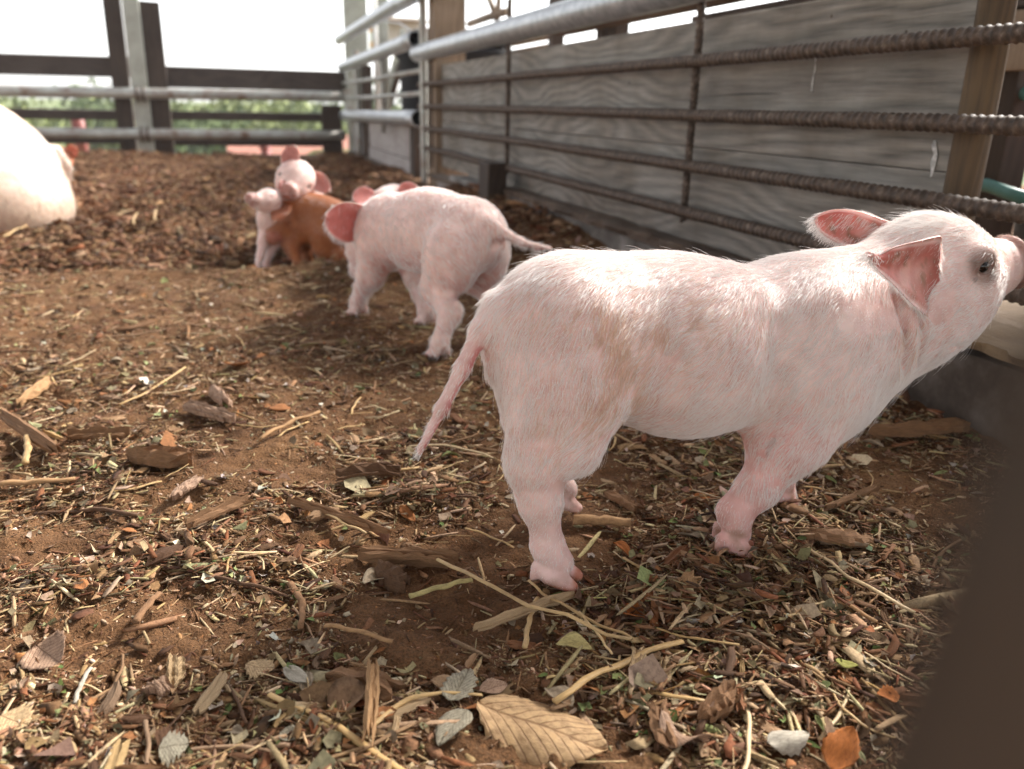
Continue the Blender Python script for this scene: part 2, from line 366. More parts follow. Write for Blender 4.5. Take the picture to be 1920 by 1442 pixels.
for z, dz in ((.447, .004), (.352, .0), (.263, .002), (.178, .0)):
    o = link('rebar', rb_me, gate, (0, -4.56, z), (R(.0), 0, 0)); o.rotation_euler = (math.atan2(-dz*1.0, 4.6), random.random()*.0, 0)
V, F = rebar_mesh(.52, .0068, .011, 10); cb_me = mesh('crossbar', V, F, M['rust'], True)
for y in (3.72, 2.62, 1.46, .25):
    link('crossbar', cb_me, gate, (.019, y-YE, .155 if y < 3 else .1), (R(90), 0, 0))
pipe('top_rail', (XB, YE+.06, .575), (XB, -.7, .585), .0345, M['galv'], gate, sag=.004)
tube('upright', [(XB, 3.80, z) for z in np.linspace(-.05, .9, 12)], .017, M['galv_rust'], gate, 12)

sg = thing('pipe_gate', 'pale steel pipe barrier with open pipe ends beyond the ribbed bar barrier', 'gate', (XB, YE, 0))
pipe('rail', (XB, 6.75, .27), (XB-.01, 3.87, .300), .036, M['galv'], sg)
pipe('rail', (XB, 6.75, .615), (XB-.01, 3.90, .634), .036, M['galv'], sg)
pipe('rail', (XB-.02, 6.7, .80), (XB-.02, 3.2, .812), .036, M['galv'], sg)
pipe('rail', (XB-.03, 4.1, .80), (XB-.03, 1.0, .815), .034, M['galv'], sg)
tube('rod', [(XB, 6.7, .50), (XB, 5, .497), (XB, 3.82, .502)], .011, M['galv_rust'], sg, 10)
tube('rod', [(XB, 6.7, .39), (XB, 5, .398), (XB, 3.82, .408)], .011, M['galv_rust'], sg, 10)
tube('upright', [(XB+.02, 6.1, z) for z in np.linspace(-.05, .70, 6)], .02, M['galv_rust'], sg, 10)
tube('upright', [(XB+.02, 5.02, z) for z in np.linspace(.20, .63, 6)], .016, M['galv_rust'], sg, 10)

# plank wall
wall = thing('plank_wall', 'wall of weathered grey boards with swirling knots behind the ribbed bars', 'board wall', (XW, 2.2, 0))
# board ends at the two pen posts; small gaps between boards
zs = [(.106, .2925), (.2945, .521)]
for k, (a, b) in enumerate(zs):
    box('plank', (XW, .856+.003*k, a), (XW+.032, 3.662, b), M['grey_plank'], wall, .0022, .003, k+1)
# split along the lower board, a dark open crack with uneven edges
def drop(name, pts, wid, th, m, parent):
    pts = np.array(pts, float); n = len(pts); V = []; 
    for i, p in enumerate(pts):
        for k in range(6):
            a = 2*pi*k/6; V.append((p[0]-th*abs(sin(a/2)) if False else p[0]-th*(.5+.5*cos(a)), p[1]+wid[i]*sin(a)*.5, p[2]+wid[i]*.15*cos(a)))
    F = [(i*6+k, i*6+(k+1) % 6, (i+1)*6+(k+1) % 6, (i+1)*6+k) for i in range(n-1) for k in range(6)] + [tuple(range(6))[::-1], tuple((n-1)*6+k for k in range(6))]
    V = np.array(V); o0 = np.array(parent.location); return link(name, mesh(name, V-o0, F, m, True), parent)
pt = [WX(1531, 98, XW), WX(1529, 130, XW), WX(1525, 150, XW), WX(1523, 171, XW)]
drop('dropping_streak', pt, [.002, .003, .003, .0055], .0015, M['white_mark'], wall)
pt = [WX(1754, 264, XW), WX(1752, 275, XW), WX(1755, 290, XW), WX(1750, 306, XW), WX(1749, 320, XW), WX(1746, 332, XW)]
drop('dropping_streak', pt, [.004, .010, .008, .011, .006, .003], .0012, M['white_mark'], wall)
for px, py in ((1467, 403), (1335, 436), (1100, 228+40), (1180, 155), (1090, 290)):
    p = WX(px, py, XW); o = tube('nail_hole', [(XW-.0006, p[1], p[2]), (XW+.004, p[1], p[2])], .003, M['bore'], wall, 8)
for px, py in ((1000, 118), (1003, 300), (1210, 60), (1560, 30), (1600, 240), (1420, 330), (1700, 60), (905, 140), (908, 300)):
    p = WX(px, py, XW); tube('nail_head', [(XW-.0012, p[1], p[2]), (XW+.003, p[1], p[2])], .0024, M['rust'], wall, 8)
for pts in (((1560, 102), (1640, 97), (1740, 92), (1835, 86)), ((1330, 180), (1400, 176), (1465, 175)), ((1580, 352), (1660, 360), (1740, 365)), ((1010, 214), (1060, 213), (1105, 214))):
    P_ = [WX(a, b, XW) for a, b in pts]; P_ = [np.array((XW-.0002, p[1], p[2])) for p in P_]
    tube('split', P_, [.0002]+[.0009]*(len(P_)-2)+[.0003], M['bore'], wall, 6)

# concrete kerb with boards lying on it
kerb = tag(link('concrete_kerb', None), 'grey concrete kerb with dirt on its ledge along the foot of the board wall', 'kerb')
kerb.location = (.82, 2.5, 0)
bm_parts = box('kerb_wall', (.795, .96, -.12), (.95, 3.30, .098), M['concrete'], kerb, .004, .006, 3)
box('kerb_wall', (.797, -.6, -.12), (.95, .952, .098), M['mud_concrete'], kerb, .004, .006, 3)  # near stretch: mud tone with the shade beneath the snout painted in
box('kerb_wall', (.86, 3.96, -.2), (.98, 6.75, -.015), M['concrete'], kerb, .004, .01, 4)
def rough_board(name, a, b, m, parent=None, amp=.004, seed=0, seg=90):
    """board along Y with chewed, uneven edges"""
    a = np.array(a, float); b = np.array(b, float); c = (a+b)/2; V = []
    xs = np.linspace(a[0], b[0], 9)
    for i in range(seg+1):
        y = a[1]+(b[1]-a[1])*i/seg
        for j, x in enumerate(xs): V.append((x-(amp*1.6*float(fbm(np.array([y*22, 3., seed]), 3, seed)) if j == 0 else 0), y, b[2]+amp*.5*float(fbm(np.array([x*60, y*16, seed]), 3, seed+2))-(amp*.9 if j in (0, 8) else 0)))
        for j, x in enumerate(xs[::-1]): V.append((x-(amp*1.2*float(fbm(np.array([y*15, 9., seed]), 3, seed+5)) if j == 8 else 0), y, a[2]+(amp*.5 if j in (0, 8) else 0)))
    n = 18; F = [(i*n+k, (i+1)*n+k, (i+1)*n+(k+1) % n, i*n+(k+1) % n) for i in range(seg) for k in range(n)]+[tuple(range(n)), tuple(seg*n+k for k in range(n))[::-1]]
    V = np.array(V)-c; ploc = np.array(parent.location) if parent is not None else 0
    return link(name, mesh(name, V, F, m), parent, tuple(c-ploc))
rough_board('ledge_board', (.782, .97, .099), (.8485, 2.60, .117), M['sill'], kerb, .005, 5, 200)
lb = tag(rough_board('trough_board', (.775, .28, .106), (1.06, .955, .127), M['lit_board'], None, .007, 6, 110), 'thick worn tan board on the kerb under the large piglet\'s mouth', 'board')
box('filler_board', (.815, 3.02, -.1), (.845, 3.62, .062), M['pale_panel'], kerb, .003, .006, 9)
box('filler_board', (.78, 2.99, .063), (.85, 3.66, .078), M['sill'], kerb, .003, .006, 19)

stake = tag(box('wooden_stake', (.735, 2.54, -.1), (.80, 2.66, .192), M['brown_post'], None, .006, .006, 11), 'short square dark brown stake standing against the kerb', 'stake')
tp = tag(box('timber_post', (.822, 3.665, -.1), (.955, 3.79, 1.35), M['tan_post'], None, .006, .006, 12), 'tall square tan timber post at the end of the grey board wall', 'post')
pole = thing('round_pole', 'round brown wooden pole with cracked grain at the near end of the grey boards', 'pole', (.862, .850, 0))
nz = 40; zz_ = np.linspace(.0, .85, nz); a_ = np.arange(20)*2*pi/20
V = []; 
for z in zz_:
    for a in a_:
        r = .0215+.0012*float(vnoise(np.array([cos(a)*2, sin(a)*2, z*9]), 3))
        V.append((r*cos(a)+.004*sin(z*5), r*sin(a)+.003*cos(z*7), z))
F = [(i*20+k, i*20+(k+1) % 20, (i+1)*20+(k+1) % 20, (i+1)*20+k) for i in range(nz-1) for k in range(20)]+[tuple(range(20))[::-1], tuple((nz-1)*20+k for k in range(20))]
link('shaft', mesh('shaft', V, F, M['pole'], True), pole)

# second bay: pale panel boards with brown posts
pw = thing('panel_wall', 'low wall of pale pinkish boards beneath the open ended pipe', 'board wall', (.87, 5, 0))
box('plank', (.868, 4.40, .085), (.893, 5.93, .262), M['pale_panel'], pw, .003, .004, 21)
box('plank', (.866, 4.40, -.10), (.891, 5.93, .082), M['pale_panel'], pw, .003, .004, 22)
box('plank', (.868, 6.15, -.10), (.893, 6.75, .262), M['pale_panel'], pw, .003, .004, 23)
box('post', (.85, 4.285, -.15), (.905, 4.395, .32), M['brown_post'], pw, .004, .004, 24)
box('post', (.85, 5.95, -.15), (.905, 6.12, .60), M['brown_post'], pw, .004, .004, 25)
box('base_board', (.82, 4.0, -.015), (.93, 6.75, .006), M['sill'], pw, .003, .004, 26)

# ================================================================== BACK FENCE (Y = 6.8)
bf = thing('board_fence', 'dark brown board fence across the far end of the pen', 'fence', (-.4, 6.8, 0))
def bb(name, a, b, k, m='brown_beam', **kw): return box(name, a, b, M[m], bf, .004, .008, k, **kw)
bb('board', (-3.2, 6.86, .497), (-.66, 6.89, .632), 31, rot=(0, R(-.2), 0))
bb('board', (-.44, 6.86, .440), (.84, 6.89, .584), 32, rot=(0, R(.0), 0))
bb('board', (-3.2, 6.86, .205), (-.66, 6.885, .275), 33)
bb('board', (-.44, 6.86, .215), (.66, 6.885, .280), 34)
bb('board', (-3.2, 6.86, .045), (-.66, 6.885, .115), 35)
bb('board', (-.44, 6.86, .035), (.66, 6.885, .105), 36)
bb('board', (-3.2, 6.86, -.14), (-.66, 6.885, -.035), 37)
bb('board', (-.44, 6.86, -.14), (.84, 6.885, -.03), 38)
bb('post', (-.80, 6.80, -.2), (-.685, 6.858, 1.55), 39, 'brown_post')
bb('post', (-.572, 6.795, -.2), (-.435, 6.853, 1.003), 40, 'brown_post')
bb('post', (.64, 6.80, -.2), (.79, 6.858, .34), 41, 'brown_post')
bb('post', (.84, 6.80, -.2), (1.01, 6.88, 1.6), 42, 'galv_post')
pf = thing('pipe_fence', 'two horizontal steel pipes clamped to a pale upright in front of the far boards', 'fence', (-.6, 6.7, 0))
pipe('rail', (-3.2, 6.70, .375), (.80, 6.70, .405), .036, M['galv_rust'], pf)
pipe('rail', (-3.2, 6.70, .115), (.80, 6.70, .125), .036, M['galv_rust'], pf)
box('upright', (-.672, 6.745, -.2), (-.565, 6.79, 1.6), M['galv_post'], pf, .006)
for z in (.39, .12):
    for dx in (-.022, .022):
        a = np.linspace(-pi*.5, pi*.5, 9)
        P_ = [(-.615+dx, 6.742, z-.048)]+[(-.615+dx, 6.70-.042*cos(t), z+.042*sin(t)) for t in a]+[(-.615+dx, 6.742, z+.048)]
        tube('clamp', P_, .0075, M['rust'], pf, 8)
box('corner_hinge', (.80, 6.66, .30), (.86, 6.74, .46), M['galv_rust'], pf, .006)

# ================================================================== BEYOND THE PEN
def rbox(name, a, b, m, parent, **kw): return box(name, a, b, M[m], parent, kw.get('bev', .01), 0, 1, kw.get('rot'))
def tree(x, y, zb, h, w_, m, label, seed):
    r_ = np.random.default_rng(seed)
    t = thing('tree', label, 'tree', (x, y, zb), 'trees beyond the far fence')
    tube('trunk', [(x, y, zb-.1), (x+.05, y, zb+h*.3), (x-.05, y+.05, zb+h*.7)], [.16, .12, .05], M['bark'], t, 8)
    n = 2600; nb = 26
    cb = r_.normal(size=(nb, 3)); cb /= np.linalg.norm(cb, axis=1)[:, None]; cb *= r_.random((nb, 1))**.4
    cb = cb*np.array([w_*.5, w_*.5, h*.36])+np.array([0, 0, h*.62])
    k = r_.integers(0, nb, n); P_ = cb[k]+r_.normal(size=(n, 3))*w_*.10
    s = .09+.08*r_.random(n); A_ = r_.normal(size=(n, 3)); A_ /= np.linalg.norm(A_, axis=1)[:, None]; B_ = np.cross(A_, r_.normal(size=(n, 3))); B_ /= np.linalg.norm(B_, axis=1)[:, None]
    V = np.stack([P_-A_*s[:, None], P_+B_*s[:, None]*.6, P_+A_*s[:, None], P_-B_*s[:, None]*.6], 1).reshape(-1, 3)
    link('crown', mesh('crown', V, np.arange(n*4).reshape(-1, 4), M[m]), t)
def house(x, y, z, w_, d, h, roofh, label, wallm):
    t = thing('house', label, 'house', (x, y, z), 'houses beyond the far fence')
    rbox('wall', (x-w_/2, y-d/2, z-1), (x+w_/2, y+d/2, z+h), wallm, t)
    V = [(-w_/2-.3, -d/2-.3, h), (w_/2+.3, -d/2-.3, h), (w_/2+.3, d/2+.3, h), (-w_/2-.3, d/2+.3, h), (-w_/2-.3, 0, h+roofh), (w_/2+.3, 0, h+roofh)]
    link('roof', mesh('roof', V, [(0, 1, 5, 4), (2, 3, 4, 5), (1, 2, 5), (3, 0, 4), (0, 3, 2, 1)], M['roof_tile']), t)
    for i in range(3):
        cx_ = x-w_/2+(i+.5)*w_/3
        wd = rbox('window', (cx_-.45, y-d/2-.03, z+h*.35), (cx_+.45, y-d/2+.03, z+h*.72), 'white_paint', t)
        link('pane', mesh('pane', [(-.38, -.035, -h*.15), (.38, -.035, -h*.15), (.38, -.035, h*.15), (-.38, -.035, h*.15)], [(0, 1, 2, 3)], M['win']), wd)
rt = random.Random(3)
spots = [(-9.5, 34, 2.0, 5), (-7.6, 30, 1.5, 4), (-5.6, 27, 1.6, 3.6), (-4.3, 33, 2.0, 4.5), (-2.4, 29, 1.9, 4.4), (-.9, 25, 1.5, 3.2), (.6, 30, 1.9, 4.6), (2.0, 36, 2.1, 5), (3.9, 32, 1.6, 4), (5.5, 38, 2.2, 5), (-12, 40, 2.4, 6)]
TL = ['yellow green bushy tree beyond the fence, behind the sow\'s back', 'green tree between the sow\'s back and the first red post', 'yellow green tree beyond the red post seen above the sow', 'green tree beyond the fence just left of the pale upright',
      'yellow green tree directly behind the pale fence upright', 'small green tree just right of the fence upright', 'yellow green tree seen through the middle of the right-hand fence gap', 'green tree partly behind the short red post', 'low yellow green tree beyond the fence above the playing piglets',
      'green tree beyond the fence at the pen\'s far corner', 'tall yellow green tree farthest off, beyond the left end of the fence']
for i, (x, y, h, w_) in enumerate(spots):
    tree(x, y, -1.95, h, w_, 'foliage' if i % 2 else 'foliage2', TL[i], 100+i)
house(-6.5, 20, -1.95, 4.2, 3, 1.3, .45, 'pale pink house with a red brown roof seen past the sow through the fence', 'pink_wall')
house(2.6, 22, -1.95, 5.0, 3, 1.15, .4, 'low white house with a red brown roof seen through the fence gaps by the corner', 'white_paint')
for i, (px, lab) in enumerate(((150, 'red painted post seen through the fence just right of the sow'), (500, 'short red painted post seen through the lowest fence gap above the playing piglets'))):
    p = WY(px, 250 if i == 0 else 285, 9.5)
    t = thing('red_post', lab, 'post', (p[0], 9.5, -.6))
    tube('shaft', [(p[0], 9.5, -.7), (p[0], 9.5, .0), (p[0]-.01, 9.5, .2 if i == 0 else -.12)], .06, M['red_paint'], t, 10)
    tube('cap', [(p[0]-.01, 9.5, .2 if i == 0 else -.12), (p[0]-.01, 9.5, .22 if i == 0 else -.10)], .068, M['red_paint'], t, 10)
# greenhouse-like white hoops behind corner
gh_t = thing('greenhouse', 'low whitish plastic greenhouse tunnel seen through the lowest gap of the far fence', 'greenhouse', (1.2, 13.5, -.8))
for k in range(9):
    x0 = -.6+k*.45; a = np.linspace(0, pi, 12)
    tube('hoop', [(x0, 13.5-.9*cos(t), -1.75+.95*sin(t)) for t in a], .02, M['galv_rust'], gh_t, 6)
V = []; F = []
for k in range(9):
    for t in np.linspace(0, pi, 12): V.append((-.6+k*.45-1.2, -.88*cos(t), -.95+.93*sin(t)))
F = [(i*12+j, i*12+j+1, (i+1)*12+j+1, (i+1)*12+j) for i in range(8) for j in range(11)]
link('plastic_cover', mesh('plastic_cover', V, F, M['white_paint'], True), gh_t)

# things stacked behind the right-hand barrier
bin_ = thing('plastic_bin', 'black plastic bin standing behind the pale pipe barrier', 'bin', (1.20, 4.95, -.2))
bin_.scale = (1.3, 1.3, 1.12)
def lathe_box(pr, seg=28, sq=.75):
    V = []
    for (r, z) in pr:
        for k in range(seg):
            a = 2*pi*k/seg; c_, s_ = cos(a), sin(a); q = (abs(c_)**4+abs(s_)**4)**(-.25); V.append((r*c_*(1*(1-sq)+q*sq), r*s_*(1*(1-sq)+q*sq)*1.4, z))
    n = len(pr); F = [(i*seg+k, i*seg+(k+1) % seg, (i+1)*seg+(k+1) % seg, (i+1)*seg+k) for i in range(n-1) for k in range(seg)]+[tuple(range(seg))[::-1], tuple((n-1)*seg+k for k in range(seg))]
    return V, F
V, F = lathe_box([(.17, -.1), (.19, .15), (.21, .72), (.225, .73), (.225, .76), (.20, .762), (.18, .3)])
link('tub', mesh('tub', V, F, M['black_plastic'], True), bin_)
V, F = lathe_box([(.228, .765), (.23, .80), (.18, .845), (.06, .86)])
link('lid', mesh('lid', V, F, M['black_plastic'], True), bin_)
tarp = thing('sloping_board', 'grey sloping board leaning behind the pale pipe barrier', 'board', (1.15, 6.3, .4))
box('board', (1.12, 5.95, .48), (1.15, 6.95, .62), M['galv_post'], tarp, .004, rot=(R(-28), 0, 0))
box('batten', (1.09, 5.95, .36), (1.118, 6.85, .42), M['brown_post'], tarp, .004, rot=(R(-28), 0, 0))
sgn = thing('striped_box', 'white box with two orange bands behind the pale pipe barrier', 'box', (1.25, 7.6, .8))
box('body', (1.2, 7.15, .80), (1.5, 8.05, 1.02), M['white_paint'], sgn, .01)
box('band', (1.192, 7.25, .95), (1.199, 7.95, .985), M['orange_band'], sgn, .001)
box('band', (1.192, 7.2, .825), (1.199, 7.9, .87), M['orange_band'], sgn, .001)
box('flap', (1.15, 6.75, 1.02), (1.5, 8.1, 1.035), M['tan_post'], sgn, .003, rot=(R(6), 0, 0))
pq = [WX(713, 40, 1.0), WX(735, 42, 1.0), WX(750, 44, 1.0), WX(762, 51, 1.0), WX(771, 60, 1.0), WX(776, 80, 1.0)]
tag(tube('bent_wire', pq, .004, M['galv'], None, 8), 'thin bent wire in the gap between the upper pipes', 'wire')
gp = thing('shed_post', 'pale square post standing outside the corner of the pen', 'post', (1.0, 6.3, 0))
box('shaft', (.98, 6.18, -.3), (1.06, 6.36, 1.9), M['galv_post'], gp, .006)
tube('conduit', [(.965, 6.15, -.1), (.965, 6.15, 1.4)], .016, M['white_paint'], gp, 10)

tb = thing('timber_rack', 'brown timber frame with crossed poles rising above the grey board wall', 'rack', (1.5, 4.2, 0))
for k, (a, b, r) in enumerate(((WX(905, -25, 1.45), WX(930, 30, 1.45), .018), (WX(936, -25, 1.45), WX(932, 40, 1.45), .016), (WX(880, 45, 1.45), WX(948, 22, 1.45), .022), (WX(930, 25, 1.45), WX(938, 110, 1.45), .018))):
    tube('pole', [a, (a+b)/2+.004, b], r, M['tan_post'], tb, 10)
for k, (pa, pb, m_) in enumerate((((880, 62), (965, 42), 'lit_board'), ((872, 92), (1045, 60), 'tan_post'), ((866, 112), (1040, 82), 'lit_board'))):
    a = WX(*pa, 1.55); b = WX(*pb, 1.55)
    box('beam', (1.52, min(a[1], b[1]), min(a[2], b[2])-.02), (1.60, max(a[1], b[1]), max(a[2], b[2])), M[m_], tb, .004)
a = WX(1048, 70, 1.4); b = WX(1060, 30, 1.4)
for k, (px0, px1) in enumerate(((1127, 1140), (1150, 1165), (1036, 1046))):
    a = WX(px1, 60, 1.3); b = WX(px0, 60, 1.3)
    box('strut', (1.28, a[1], -.2), (1.33, b[1], .95), M['brown_post'], tb, .004)
db = thing('shed_beam', 'dark timber beam and boards outside, above the near end of the grey wall', 'beam', (1.2, 1.6, .6))
box('beam', (1.15, 1.55, .62), (1.24, 3.2, .80), M['brown_beam'], db, .006)
box('board', (1.26, 1.4, .535), (1.29, 2.3, .615), M['brown_beam'], db, .004)
box('strut', (1.20, 1.42, .30), (1.25, 1.52, .61), M['brown_post'], db, .004)
box('board', (1.25, -.6, .435), (1.275, 1.36, .53), M['tan_post'], db, .004)  # board tops show outside; unseen length added to shade the ground at right
box('board', (1.25, -.6, .534), (1.275, 1.36, .64), M['brown_beam'], db, .004)
box('board', (1.25, -.6, .644), (1.275, 1.36, .66), M['brown_beam'], db, .004)
box('strut', (1.28, 1.18, -.3), (1.34, 1.25, .9), M['brown_post'], db, .004)
box('strut', (1.28, -.4, -.3), (1.34, -.33, .9), M['brown_post'], db, .004)

wb = thing('wheelbarrow', 'green tubed wheelbarrow with a grey tyre outside the near end of the wall', 'wheelbarrow', (1.35, 1.2, .1))
cc = WX(1905, 350, 1.45)
def torus(name, c, R1, r1, ax, m_, parent):
    V = []; n1, n2 = 36, 14
    for i in range(n1):
        a = 2*pi*i/n1
        for j in range(n2):
            b = 2*pi*j/n2; q = R1+r1*cos(b); V.append((r1*sin(b), q*cos(a), q*sin(a)))
    V = np.array(V)@np.array(Matrix.Rotation(ax, 3, 'Z')).T
    F = [(i*n2+j, ((i+1) % n1)*n2+j, ((i+1) % n1)*n2+(j+1) % n2, i*n2+(j+1) % n2) for i in range(n1) for j in range(n2)]
    return link(name, mesh(name, V, F, m_, True), parent, tuple(np.array(c)-np.array(parent.location)))
torus('tyre', (1.50, 1.14, .165), .115, .03, R(20), M['tyre'], wb)
torus('rim', (1.50, 1.14, .165), .075, .012, R(20), M['galv'], wb)
tube('axle', [(1.44, 1.14, .165), (1.56, 1.14, .165)], .01, M['galv_rust'], wb, 8)
tube('handle', [WX(1795, 352, 1.25), WX(1815, 344, 1.25), WX(1850, 347, 1.25), WX(1890, 362, 1.25), WX(1960, 385, 1.25)], .0115, M['green_paint'], wb, 12)
tube('handle', [WX(1855, 174, 1.3), WX(1900, 175, 1.3), WX(1990, 178, 1.3)], .0115, M['green_paint'], wb, 12)
tube('leg', [WX(1832, 275, 1.3), WX(1838, 310, 1.3), WX(1842, 345, 1.3)], .008, M['green_paint'], wb, 10)
V = [(-.22, -.3, .12), (.22, -.3, .12), (.16, .22, .04), (-.16, .22, .04), (-.15, -.2, -.05), (.15, -.2, -.05), (.10, .1, -.07), (-.10, .1, -.07)]
link('tray', mesh('tray', V, [(4, 5, 6, 7), (0, 1, 5, 4), (1, 2, 6, 5), (2, 3, 7, 6), (3, 0, 4, 7)], M['orange_paint']), wb, (.2, -.2, .12))
sb_ = tag(box('pale_plank', (1.60, 1.05, .22), (1.63, 1.17, .60), M['lit_board'], None, .004, .01, 55, rot=(R(-28), 0, 0)), 'pale plank leaning outside behind the wheelbarrow', 'plank')
lb2 = thing('white_sack', 'small white sack lying outside past the end of the grey boards', 'sack', (2.3, 2.3, -.1))
V, F = lathe_box([(.02, -.25), (.16, -.24), (.2, -.1), (.19, .1), (.15, .22), (.05, .26)], 24, .3)
link('body', mesh('body', V, F, M['white_paint'], True), lb2); tube('tie', [(2.3+.06*cos(t), 2.3+.08*sin(t), .135) for t in np.linspace(0, 6.2, 14)], .006, M['green_paint'], lb2, 6)
box('ear', (2.22, 2.24, .15), (2.38, 2.36, .22), M['white_paint'], lb2, .03)

# post right beside the lens
fp = thing('near_post', 'blurred brown post close to the camera at the lower right', 'post', (.062, .042, 0))
c0 = CAM+ray(1725, 1100)*.045; e1 = ray(1725, 1100)*np.array([1, 1, 0]); e1 /= np.linalg.norm(e1); e2 = np.array([e1[1], -e1[0], 0])
V = []
nz = 24
for i, z in enumerate(np.linspace(-.05, .353, nz)):
    for (ea, eb) in ((0, 0), (.001, .010), (.004, .026), (.020, .030), (.034, .024), (.034, .008), (.018, .004)):
        dx, dy = (e1*ea+e2*(eb+(z-.33)*.10))[:2]
        j = .0008*vnoise(np.array([dx*90, dy*90, z*25]), 5)
        V.append((c0[0]+dx+float(j)-.062, c0[1]+dy+float(j)-.042, z if i < nz-1 else z-.004*(dx > .01)))
n_ = 7
F = [(i*n_+k, i*n_+(k+1) % n_, (i+1)*n_+(k+1) % n_, (i+1)*n_+k) for i in range(nz-1) for k in range(n_)]+[tuple(range(n_))[::-1], tuple((nz-1)*n_+k for k in range(n_))]
link('shaft', mesh('shaft', V, F, M['grey_post'], True), fp)

# added tin roof, unseen above and behind the camera, to block overhead sky light
roof = thing('added_shade_roof', 'added unseen corrugated grey metal roof blocking sky light from above the pen', 'roof', (-1.6, -.4, 2.25))
for k in range(6):
    x0 = -4.4+k*.9; n = 46; V = []
    for j, y in enumerate((-4.2, -1.2, 1.9)):
        for i in range(n): x = i*.92/(n-1); V.append((x0+x+1.6, y+.4, .014*sin(x*2*pi/.076)+(.03*(y+4.2)/6)+.004*k))
    F = [(j*n+i, j*n+i+1, (j+1)*n+i+1, (j+1)*n+i) for j in range(2) for i in range(n-1)]; m0 = len(V); V2 = [(a, b, c-.002) for a, b, c in V]
    F += [tuple(q+m0 for q in f[::-1]) for f in F]
    link('sheet', mesh('sheet', V+V2, F, M['galv'], True), roof)
for y in (-3.8, -1.2, 1.7): box('purlin', (-4.4, y-.03, 2.13), (1.0, y+.03, 2.21), M['brown_beam'], roof, .004)
for (x, y) in ((-4.2, -3.8), (-4.2, 1.7), (.93, -3.8)): box('post', (x-.05, y-.05, -.3), (x+.05, y+.05, 2.125), M['brown_post'], roof, .004)

